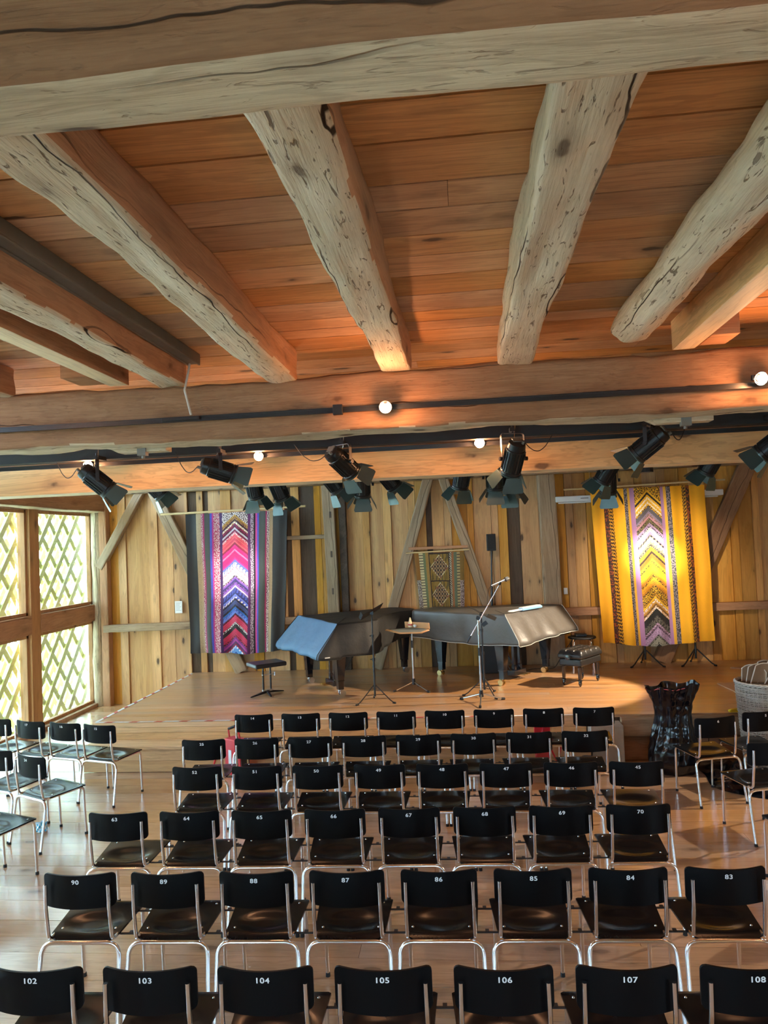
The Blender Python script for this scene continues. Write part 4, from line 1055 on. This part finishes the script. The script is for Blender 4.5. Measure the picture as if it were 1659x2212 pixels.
# in the local frame +y must be the bass side: for the right piano the bass faces the audience
PR = (.66, 10.06); PL = (-2.74, 10.84); AL = math.atan2(.545, .838)
grand(PR, A_R, 1.86, 'black grand piano on the right under the grey cover, brass castors', True)
grand(PL, AL, 2.0, 'black grand piano on the left under the black cover, steel castors', False)
piano_cover(PR, A_R, 1.86, 'piano_cover', 'grey vinyl cover draped over the right grand piano', [M_COVG, M_COVG], 3, 1.0, .60, slope=.14)
piano_cover(PL, AL, 2.0, 'piano_cover', 'black cloth cover with a bluish keyboard flap on the left grand piano', [M_COVK, M_COVB], 8, .99, .57, flap=True, tag_=True, zk=-.03)
# fix handedness: see mirrored() below

def bench_leg(mb, x, y):
    mb.lathe([(.010, .0), (.012, .012), (.020, .020), (.026, .045), (.020, .065), (.028, .072), (.028, .085), (.020, .095), (.022, .11), (.030, .26)], (x, y, 0), 14)
e = empty('piano_bench', (1.54, 10.49, STZ), R(53), 'black tufted leather piano bench with turned legs, right of the grey covered piano', 'piano bench')
M_LEA = plain('black_leather', (.016, .017, .018), .32, 0, .5, .2, bump=.2, bscale=25)
def cushion(u, v):
    x = (u-.5)*.60; y = (v-.5)*.36
    ex = max(0, abs(u-.5)*2-.80)/.20; ey = max(0, abs(v-.5)*2-.75)/.25
    z = .485-.045*(ex**2+ey**2)
    tx = abs(((u*4) % 1)-.5)*2; ty = abs(((v*3) % 1)-.5)*2
    z -= .014*max(0, (max(tx, ty)-.82)/.18)
    return (x, y, z)
mb = MB(); mb.grid(cushion, 48, 30); mb.build('cushion', M_LEA, e, True).data
mb = MB(); mb.prism([(-.30, -.18), (.30, -.18), (.30, .18), (-.30, .18)], .37, .435); mb.build('upper_box', M_LEA, e, False, .02, seg=3)
mb = MB(); mb.prism([(-.285, -.165), (.285, -.165), (.285, .165), (-.285, .165)], .27, .365); mb.build('lower_box', M_LEA, e, False, .02, seg=3)
for x, y in ((-.25, -.12), (.25, -.12), (-.25, .12), (.25, .12)):
    mb = MB(); bench_leg(mb, x, y); mb.build('leg', M_LACQ, e, True)
for s in (-1, 1):
    mb = MB(); mb.lathe([(.004, 0), (.010, 0), (.010, .03), (.034, .032), (.036, .04), (.034, .055), (.004, .058)], (s*.298, 0, .395), 20, Matrix.Rotation(s*PI/2, 3, 'Y')); mb.build('knob', M_LACQ, e, True)
# piano stool on the left
e = empty('piano_stool', (-2.78, 10.12, STZ), R(38), 'black padded piano stool on two columns and a star foot', 'stool')
mb = MB(); mb.prism([(-.23, -.18), (.23, -.18), (.23, .18), (-.23, .18)], .395, .455); mb.build('seat', M_LEA, e, False, .018, seg=3)
for s in (-1, 1):
    mb = MB(); mb.cyl((s*.055, 0, .055), (s*.055, 0, .40), .013); mb.build('column', M_BLK, e, True)
mb = MB(); mb.b2((-.07, -.012, .27), (.07, .012, .285)); mb.b2((-.07, -.015, .05), (.07, .015, .075)); mb.cyl((.075, 0, .275), (.12, 0, .275), .009); mb.cyl((.12, 0, .25), (.12, 0, .30), .012); mb.build('height_lock', M_STEEL, e)
for dx, dy in ((-.27, -.06), (.27, .06), (-.03, -.20), (.05, .2)):
    mb = MB(); d = Vector((dx, dy, 0)); n = Vector((-dy, dx, 0)).normalized()
    vs = [n*-.022+Vector((0, 0, .03)), n*.022+Vector((0, 0, .03)), n*.022+Vector((0, 0, .065)), n*-.022+Vector((0, 0, .065)), d+n*-.012+Vector((0, 0, .004)), d+n*.012+Vector((0, 0, .004)), d+n*.012+Vector((0, 0, .016)), d+n*-.012+Vector((0, 0, .016))]
    mb.add(vs, [(0, 1, 2, 3), (7, 6, 5, 4), (0, 4, 5, 1), (1, 5, 6, 2), (2, 6, 7, 3), (3, 7, 4, 0)]); mb.build('foot', M_BLKM, e, False, .003)

# ------------------------------------------------------------------ stands
def tripod(e, r, h, ang0, m, m2, hub=.02, tipr=.012, legr=.007, braced=True, low=False):
    mb = MB(); mb.cyl((0, 0, h-.05), (0, 0, h+.03), hub, hub*.8, 12)
    if braced: mb.cyl((0, 0, h*.45-.02), (0, 0, h*.45+.02), hub*.8, seg=10)
    mb.build('hub', m2, e, True)
    for k in range(3):
        a = ang0+2*PI*k/3; d = Vector((math.cos(a), math.sin(a), 0)); mb = MB()
        if low: mb.tube([d*hub*.6+Vector((0, 0, h-.02)), d*r+Vector((0, 0, .014))], legr, 8)
        else:
            mb.tube(fillet([d*hub+Vector((0, 0, h)), d*r*.8+Vector((0, 0, h*.2)), d*r+Vector((0, 0, .012))], .05, 3), legr, 8)
            if braced: mb.tube([Vector((0, 0, h*.45)), d*r*.52+Vector((0, 0, h*.5))], legr*.7, 6)
        l = mb.build('leg', m, e, True)
        mb = MB(); mb.cyl(d*(r-.02)+Vector((0, 0, .016)), d*(r+.022)+Vector((0, 0, .012)), tipr, seg=10); mb.build('rubber_foot', M_RUB, l, True)
def pole(e, pts, r, m, name='pole'):
    mb = MB(); mb.tube(pts, r, 12); return mb.build(name, m, e, True)
# black music stand left
def music_stand(loc, label, rz, dang, dz, w_, h_, a0):
    e = empty('music_stand', loc, rz, label, 'music stand')
    tripod(e, .27, .22, a0, M_BLK, M_BLK, .018)
    p = pole(e, [(0, 0, .08), (0, 0, .55)], .014, M_BLK); pole(e, [(0, 0, .55), (0, 0, .85)], .011, M_BLK); pole(e, [(0, 0, .85), (0, 0, dz)], .009, M_BLK)
    for z in (.55, .85):
        mb = MB(); mb.cyl((0, 0, z-.02), (0, 0, z+.02), .019, seg=10); mb.cyl((-.015, 0, z), (-.045, 0, z), .006); mb.build('clamp', M_BLK, e, True)
    Mr = Euler((dang[0], dang[1], dang[2])).to_matrix()
    mb = MB()
    mb.box(Vector((0, 0, dz+.02)), (.04, .04, .05)); mb.build('desk_joint', M_BLK, e)
    mb = MB(); mb.box(Vector((0, 0, dz+.03)), (w_, .004, h_), Mr); mb.box(Vector((0, 0, dz+.03))+Mr @ Vector((0, -.025, -h_/2)), (w_, .05, .004), Mr)
    d = mb.build('desk', M_BLKM, e, False, .001)
    return e
music_stand((-1.20, 9.50, STZ), 'black music stand left of the wooden desk stand, tray tilted up to the right', 0, (R(-62), R(-14), R(-78)), 1.13, .46, .30, R(100))
music_stand((.20, 9.78, STZ), 'black music stand right behind the microphone stand', 0, (R(-60), R(12), R(75)), 1.04, .46, .30, R(60))
# wooden desk stand
e = empty('wooden_desk_stand', (-.75, 10.22, STZ), 0, 'steel stand with a small angled wooden desk, in front of the left piano tail', 'desk stand')
tripod(e, .27, .13, R(200), M_STEEL, M_BLK, .026, .014, .008, False, True)
pole(e, [(0, 0, .08), (0, 0, .62)], .013, M_STEEL); pole(e, [(0, 0, .62), (0, 0, .84)], .011, M_STEEL)
mb = MB(); mb.cyl((0, 0, .58), (0, 0, .68), .017, seg=12); mb.cyl((0, 0, .79), (0, 0, .825), .020, .028, 12); mb.build('clamp', M_BLK, e, True)
M_OAK = plain('orange_oak', (.60, .30, .12), .4, var=.15, vscale=8); M_TOP = plain('grey_felt', (.20, .21, .18), .7)
Mt = Euler((R(7), R(0), R(-24))).to_matrix()
mb = MB(); mb.prism([(-.33, -.05), (-.02, -.20), (.28, -.14), (.32, .02), (.10, .14)], .835, .853, Mt); mb.build('desk_top', [M_OAK], e, False, .005)
mb = MB(); mb.prism([(-.28, -.045), (-.02, -.175), (.26, -.12), (.29, .01), (.10, .115)], .8535, .856, Mt); mb.build('felt_pad', M_TOP, e)
mb = MB(); mb.box(Mt @ Vector((.11, .07, .893)), (.40, .014, .085), Mt @ Matrix.Rotation(R(-6), 3, 'Z')); mb.build('back_ledge', M_OAK, e, False, .005)
e2 = empty('felt_gnome_hat', (-.76, 10.17, STZ+.872), 0, 'pale pointed felt hat with a red band on the wooden desk stand', 'hat')
mb = MB(); mb.lathe([(.030, 0), (.032, .02), (.027, .05), (.018, .085), (.010, .115), (.003, .13)], (0, 0, 0), 16); mb.build('cone', plain('pale_felt', (.80, .62, .36), .8), e2, True)
mb = MB(); mb.lathe([(.033, .022), (.034, .025), (.032, .038), (.031, .040)], (0, 0, 0), 16); mb.build('band', plain('red_felt', (.6, .06, .07), .8), e2, True)
mb = MB(); mb.lathe([(.003, 0), (.020, .006), (.027, .020), (.020, .036), (.003, .042)], (-.695, 10.13, STZ+.868), 16)
tag(mb.build('white_ball', plain('white_wool', (.85, .85, .85), .8, bump=.3, bscale=60), None, True), 'white woolly ball lying next to the pointed felt hat', 'ball')
# microphone stand
e = empty('microphone_stand', (.15, 9.40, STZ), 0, 'chrome microphone stand with a long slanted boom at the front of the stage', 'microphone stand')
tripod(e, .30, .12, R(25), M_STEEL, M_BLK, .030, .017, .009, False, True)
pole(e, [(0, 0, .08), (0, 0, .62)], .0125, M_STEEL); pole(e, [(0, 0, .62), (0, 0, 1.03)], .010, M_CHROME)
mb = MB(); mb.cyl((0, 0, .58), (0, 0, .68), .018, seg=12); mb.cyl((0, -.03, 1.05), (0, .03, 1.05), .024, seg=14); mb.build('clutch', M_BLK, e, True)
b0 = Vector((-.15, 0, .745)); b1 = Vector((.285, .02, 1.455))
bm = pole(e, [b0, b1], .0085, M_CHROME, 'boom'); mb = MB(); mb.cyl(b0, b0.lerp(b1, .12), .014, seg=10); mb.build('counterweight', M_BLK, bm, True)
mb = MB(); mb.box(Vector((.08, -.03, .98)), (.07, .03, .05), Matrix.Rotation(R(-35), 3, 'Y')); mb.build('boom_bracket', M_BLK, e)
em = empty('microphone', (.43, 9.42, STZ+1.48), 0, 'silver handheld microphone clipped on the boom, pointing up to the right', 'microphone')
md = Vector((.93, .05, .37)).normalized(); rm = md.to_track_quat('Z', 'Y').to_matrix()
mb = MB(); mb.lathe([(.006, -.115), (.011, -.11), (.014, -.02), (.020, .06), (.024, .075)], (.015, 0, .008), 16, rm); mb.build('body', M_STEEL, em, True)
mb = MB(); mb.lathe([(.022, .073), (.027, .082), (.028, .10), (.022, .122), (.006, .132)], (.015, 0, .008), 18, rm); mb.build('grille', plain('mesh_grille', (.45, .44, .42), .4, .7, bump=.8, bscale=300), em, True)
mb = MB(); mb.lathe([(.0235, .066), (.030, .070), (.030, .080), (.0235, .084)], (.015, 0, .008), 18, rm); mb.build('ring', M_BLK, em, True)
mb = MB(); mb.cyl((.005, 0, -.03), (.02, 0, .01), .014, .018, 12); mb.build('clip', M_BLK, em, True)
mb = MB(); mb.tube(fillet([Vector((.015, 0, .008))+rm @ Vector((0, 0, -.115)), Vector((-.12, 0, -.06)), Vector((-.14, 0, -.12)), Vector((-.16, .02, -.3))], .06, 5), .003, 6); mb.build('cable', M_RUB, em, True)
# loudspeaker on pole
e = empty('column_loudspeaker', (.42, 11.55, STZ), 0, 'slim black loudspeaker on a thin pole rising from a black bass box behind the pianos', 'loudspeaker')
mb = MB(); mb.b2((-.25, -.22, 0), (.05, .16, .42)); mb.build('bass_box', M_BLKM, e, False, .01)
mb = MB(); mb.cyl((-.03, 0, .42), (.0, 0, 1.32), .019, seg=12); mb.cyl((.0, 0, 1.30), (.02, 0, 1.86), .014, seg=12); mb.build('pole', M_BLK, e, True)
mb = MB(); mb.b2((-.05, -.07, 1.84), (.09, .07, 2.10)); sp_ = mb.build('speaker_head', M_BLK, e, False, .008)
mb = MB(); mb.b2((-.043, -.074, 1.85), (.083, -.07, 2.09)); mb.build('front_grille', plain('speaker_mesh', (.01, .01, .01), .8, bump=.5, bscale=200), sp_)
# melodica
e = empty('melodica', (.86, 10.62, STZ+1.012), math.atan2(.52, .40), 'light blue melodica with a white tube loop lying on the grey piano cover', 'melodica')
M_LB = plain('light_blue_plastic', (.22, .50, .80), .35, var=.04)
mb = MB(); mb.b2((-.17, -.045, 0), (.34, .035, .035)); mb.build('body', M_LB, e, False, .010)
mb = MB()
for k in range(20): mb.b2((-.15+k*.0235, -.03, .034), (-.15+k*.0235+.021, .034, .045))
mb.build('keys', WH, e)
mb = MB(); mb.tube(fillet([(-.17, .02, .02), (-.40, .035, .015), (-.46, 0, .015), (-.40, -.035, .015), (-.17, -.03, .02)], .06, 5), .009, 10); mb.build('tube', WH, e, True)
# black tripods behind the yellow hanging
for x, lab in ((2.68, 'left'), (3.42, 'right')):
    e = empty('tripod_stand', (x, 11.66, STZ), 0, 'black tripod under the yellow hanging, %s of the two' % lab, 'tripod')
    tripod(e, .27, .24, R(210), M_BLK, M_BLK, .02, .013, .010, False)
    pole(e, [(0, 0, .1), (0, 0, .9)], .016, M_BLK)
# small side table and cables behind the bench
e = empty('chrome_stool', (1.70, 11.30, STZ), 0, 'small round black stool with bent chrome legs behind the leather bench', 'stool')
mb = MB(); mb.lathe([(.004, .50), (.20, .50), (.205, .51), (.20, .525), (.004, .53)], (0, 0, 0), 28); mb.build('seat', M_BLKM, e, True)
for k in range(4):
    a = R(40)+PI/2*k; d = Vector((math.cos(a), math.sin(a), 0)); mb = MB(); mb.tube(fillet([d*.03+Vector((0, 0, .49)), d*.17+Vector((0, 0, .49)), d*.21+Vector((0, 0, .004))], .05, 5), .010, 8); mb.build('leg', M_CHROME, e, True)
mb = MB(); mb.b2((1.60, 11.22, STZ+.531), (1.76, 11.36, STZ+.57)); tag(mb.build('control_box', M_BLK, None, False, .006), 'small black box on the round stool behind the bench', 'box')
mb = MB(); mb.tube(fillet([(1.62, 11.30, STZ+.55), (1.45, 11.4, STZ+.3), (1.3, 11.5, STZ+.02), (1.0, 11.6, STZ+.012), (.75, 11.3, STZ+.012), (.3, 11.42, STZ+.012)], .12, 5), .005, 6); tag(mb.build('cable', M_RUB), 'black cable on the stage floor behind the right piano', 'cable')

# ------------------------------------------------------------------ bin bag, basket, red things, litter
M_BAG = plain('black_bin_bag', (.002, .003, .006), .17, 0, .5, .2, coat=.15)
e = empty('bin_bag', (2.14, 8.22, 0), 0, 'tall open black bin bag standing in front of the stage edge', 'bin bag')
prof = [(.0, .20), (.03, .235), (.12, .262), (.22, .262), (.32, .235), (.42, .205), (.50, .185), (.60, .180), (.70, .195), (.80, .225), (.87, .250), (.91, .262)]
def bag(u, v, inner=0):
    z = v*.91; r = prof[-1][1]
    for i in range(len(prof)-1):
        if prof[i][0] <= z <= prof[i+1][0]:
            t = (z-prof[i][0])/(prof[i+1][0]-prof[i][0]); t = t*t*(3-2*t); r = prof[i][1]*(1-t)+prof[i+1][1]*t; break
    a = 2*PI*u
    pl = .5+.5*v
    r += .016*pl*math.sin(a*7+z*3)+.010*pl*math.sin(a*13-z*9)+.018*mnoise.noise(Vector((math.cos(a)*1.8, math.sin(a)*1.8, z*3)))+.007*mnoise.noise(Vector((math.cos(a)*6, math.sin(a)*6, z*7)))
    r -= .010*abs(mnoise.noise(Vector((math.cos(a)*5, math.sin(a)*5, z*9+5))))
    r -= inner
    z2 = z+(.03*math.cos(a+.6)+.018*math.sin(a*5) if v > .85 else 0)*(v-.85)/.15*(1 if v > .85 else 0)
    return (r*math.cos(a)*1.0, r*math.sin(a)*.80, max(z2, .0))
mb = MB(); mb.grid(lambda u, v: bag(u, v), 90, 70, closed_u=True)
mb.grid(lambda u, v: bag(-u, 1-v*.5, .012+.02*v), 90, 20, closed_u=True)
mb.build('bag', M_BAG, e, True)
mb = MB(); pts = [Vector(bag(k/40, .97))+Vector((0, 0, .01)) for k in range(18, 34)]; mb.tube(pts, .004, 6); mb.build('drawstring', plain('red_string', (.75, .12, .12), .5), e, True)
# second bag, flat on the floor
def flat(u, v, cx, cy, rx, ry, h, sd, rot=0):
    a = 2*PI*u; r = v; x = rx*r*math.cos(a)*(1+.2*math.sin(a*3+sd)); y = ry*r*math.sin(a)*(1+.15*math.cos(a*2+sd))
    z = .004+max(0, h*(1-r**1.6)*(.75+.9*mnoise.noise(Vector((x*7, y*7, sd))))+.03*abs(mnoise.noise(Vector((x*16, y*16, sd))))*(1-r*.9))
    c, s = math.cos(rot), math.sin(rot)
    return (x*c-y*s, x*s+y*c, z)
mb = MB(); mb.grid(lambda u, v: flat(u, 1-v, 0, 0, .36, .55, .14, 3, .25), 70, 30, closed_u=True)
o = mb.build('bin_bag', M_BAG, None, True, loc=(2.70, 7.95, 0)); tag(o, 'crumpled black bin bag lying flat on the floor behind chair 6', 'bin bag')
# wicker basket
e = empty('wicker_basket', (3.12, 8.28, 0), 0, 'tall pale grey wicker basket full of brown mats at the right photo edge', 'basket')
M_WICK = plain('grey_wicker', (.42, .39, .34), .7, var=.35, vscale=30, bump=.4, bscale=60); M_WICKD = plain('dark_wicker_inside', (.10, .08, .06), .9)
NS = 40; NR = 56; HB = .92
def brad(z): return .235+.055*(z/HB)
mb = MB(); mb.lathe([(brad(0)-.012, .004)]+[(brad(z)-.010, z) for z in (.2, .5, .8, HB-.02)], (0, 0, 0), 40); mb.build('lining', M_WICKD, e, True)
mb = MB()
for k in range(NS):
    a = 2*PI*k/NS; mb.tube([(math.cos(a)*brad(z), math.sin(a)*brad(z), z) for z in (.0, HB*.5, HB)], .0055, 5)
mb.build('uprights', M_WICK, e, True)['kind'] = 'stuff'
mb = MB()
for j in range(NR):
    z = .01+j*(HB-.03)/NR; pts = []
    for k in range(NS*2+1):
        a = PI*k/NS; r = brad(z)+.008*(1 if (k//1+j) % 2 else -1)*(1 if k % 2 == 0 else 0); pts.append((math.cos(a)*r, math.sin(a)*r, z+.003*math.sin(a*3+j)))
    mb.tube(pts, .0068, 5, caps=False)
o = mb.build('weave', M_WICK, e, True); o['kind'] = 'stuff'
mb = MB()
for s in range(3):
    mb.tube([(math.cos(2*PI*k/60)*(brad(HB)+.010*math.cos(k*1.3+s*2.1)), math.sin(2*PI*k/60)*(brad(HB)+.010*math.cos(k*1.3+s*2.1)), HB-.01+.012*math.sin(k*1.3+s*2.1)) for k in range(61)], .009, 6, caps=False)
mb.build('braided_rim', M_WICK, e, True)
M_MAT = plain('brown_felt_mat', (.30, .19, .11), .9, var=.2, vscale=6); M_MATE = plain('pale_mat_edge', (.60, .52, .42), .8)
for i in range(7):
    x = -.12+i*.045; lean = R(6+i*5); rz = R(-6+i*4)
    def mt(u, v, s=0, i=i):
        xx = (u-.5)*(.30-.02*abs(i-3)); zz = -.16+v*(.40+.015*i); cur = .05*math.cos(u*PI-.5*PI)-.04*v*v
        return Vector((xx, cur+s, zz-.05*(abs(u-.5)*2)**3))
    e2 = empty('felt_mat', (3.12+x*.8, 8.28+.06-(i % 3)*.05, .84), R(-35+i*9), 'brown felt mat rolled into the wicker basket', 'mat', 'felt mats standing in the wicker basket')
    mb = MB(); Me = Matrix.Rotation(lean, 3, 'Y')
    mb.grid(lambda u, v: Me @ mt(u, v), 14, 14); mb.grid(lambda u, v: Me @ mt(1-u, v, .011), 14, 14); mb.build('felt', M_MAT, e2, True)
    ed = [(t/12, 1) for t in range(13)]
    mb = MB(); mb.tube([Me @ mt(0, v/8, .005) for v in range(9)]+[Me @ mt(u/12, 1, .005) for u in range(1, 13)]+[Me @ mt(1, 1-v/8, .005) for v in range(1, 9)], .006, 6); mb.build('edging', M_MATE, e2, True)
M_TAN = plain('tan_hide', (.55, .36, .22), .85, var=.1)
def hide(pts, loc, label, th=.012):
    mb = MB(); mb.prism(pts, 0, th); o = mb.build('tan_mat', M_TAN, None, False, .004, loc=loc); tag(o, label, 'mat')
hide([(-.13, .08), (.25, .14), (.6, .16), (.6, -.75), (-.12, -.73), (-.09, -.4), (-.12, -.1)], (3.38, 10.15, STZ), 'tan mat lying on the stage with its pointed corner left of the wicker basket')
hide([(-.12, .10), (.2, .2), (.9, .2), (.9, -.5), (.35, -.45), (.2, -.1), (.05, -.02)], (3.92, 11.25, STZ), 'tan mat lying further back on the stage behind the basket top')
mb = MB(); mb.tube(fillet([(0, 0, .02), (.03, -.02, .035), (.10, 0, .035), (.16, .01, .02)], .02, 4), .016, 8); mb.box((.05, .0, .02), (.10, .05, .02)); o = mb.build('yellow_strap', plain('yellow_plastic', (.85, .65, .03), .4), None, True, loc=(2.86, 8.66, STZ)); tag(o, 'small yellow handle on the stage edge beside the basket', 'handle')
# red box with black side and carrying frame (left) and red trolley (right)
M_RED = plain('red_paint', (.62, .02, .035), .35, var=.06, coat=.3)
e = empty('red_tool_case', (-2.62, 8.18, 0), R(-32), 'tall red metal case with tube handle and dark side between chairs 14 and 26', 'case')
mb = MB(); mb.b2((-.13, -.07, .02), (.13, .07, .42)); mb.build('body', M_RED, e, False, .012)
mb = MB(); mb.b2((.131, -.06, .05), (.137, .06, .39)); mb.build('side_panel', plain('dark_panel', (.04, .03, .03), .5), e)
mb = MB(); mb.b2((-.06, -.074, .14), (-.01, -.071, .30)); mb.b2((.04, -.074, .12), (.07, -.071, .28)); mb.build('sticker', plain('white_sticker', (.75, .8, .85), .4), e)
mb = MB(); mb.tube(fillet([(-.12, 0, .41), (-.14, 0, .52), (.02, 0, .55), (.06, 0, .41)], .04, 5), .010, 8); mb.build('handle', M_RED, e, True)
mb = MB(); mb.tube([(-.13, 0, .51), (-.02, 0, .55)], .015, 8); mb.build('grip', M_RUB, e, True)
mb = MB(); mb.tube(fillet([(-.14, -.05, .02), (-.30, -.12, .012), (-.32, -.02, .25), (-.14, .05, .3)], .04, 4), .011, 8); mb.build('foot_tube', M_RED, e, True)
mb = MB(); mb.tube(fillet([(-2.5, 8.15, .25), (-2.42, 8.1, .02), (-2.25, 8.12, .08), (-2.1, 8.2, .16), (-2.0, 8.26, .02)], .06, 5), .006, 6); tag(mb.build('cable', M_RUB), 'black cable looping out of the red case', 'cable')
e = empty('red_trolley', (.76, 8.18, 0), R(6), 'red folding trolley with crossed tubes behind chairs 8 and 31', 'trolley')
mb = MB(); mb.b2((-.085, -.02, .16), (.085, .02, .34)); mb.build('lower_panel', M_RED, e, False, .004)
mb = MB(); mb.b2((-.085, -.02, .42), (.085, .02, .60)); mb.build('upper_panel', M_RED, e, False, .004)
for a, b in (((-.13, -.035, .02), (.04, -.035, .60)), ((.20, -.03, .36), (.14, -.03, .02)), ((-.06, .03, .60), (.16, .03, .10)), ((.14, -.03, .36), (.24, -.03, .34))):
    mb = MB(); mb.tube([a, b], .010, 8); mb.build('tube', M_RED, e, True)
mb = MB(); mb.box((1.18, 8.16, .06), (.24, .16, .10), Matrix.Rotation(R(15), 3, 'Z')); mb.tube(fillet([(1.08, 8.1, .1), (1.15, 8.05, .22), (1.27, 8.1, .2), (1.3, 8.2, .1)], .05, 4), .010, 6)
tag(mb.build('blue_bag', plain('dark_blue_cloth', (.02, .035, .09), .8), None, False, .02), 'small dark blue bag on the floor right of the red trolley', 'bag')
# crumpled wrapper
mb = MB(); 
def wr(u, v):
    a = 2*PI*u; b = PI*(v-.5); r = .05+.028*mnoise.noise(Vector((math.cos(a)*3*math.cos(b), math.sin(a)*3*math.cos(b), math.sin(b)*3)))
    return (r*math.cos(a)*math.cos(b)*1.2, r*math.sin(a)*math.cos(b), max(.002, .035+r*math.sin(b)*.9))
mb.grid(wr, 22, 14, closed_u=True, colfn=None)
for i in range(len(mb.m)): mb.m[i] = 1 if (i*7) % 5 < 2 else 0
o = mb.build('crumpled_wrapper', [plain('white_tissue', (.75, .85, .88), .7), plain('cyan_tissue', (.05, .45, .70), .6)], None, False, loc=(-4.02, 6.62, 0)); tag(o, 'crumpled white and cyan wrapper on the floor by chair 24', 'wrapper')
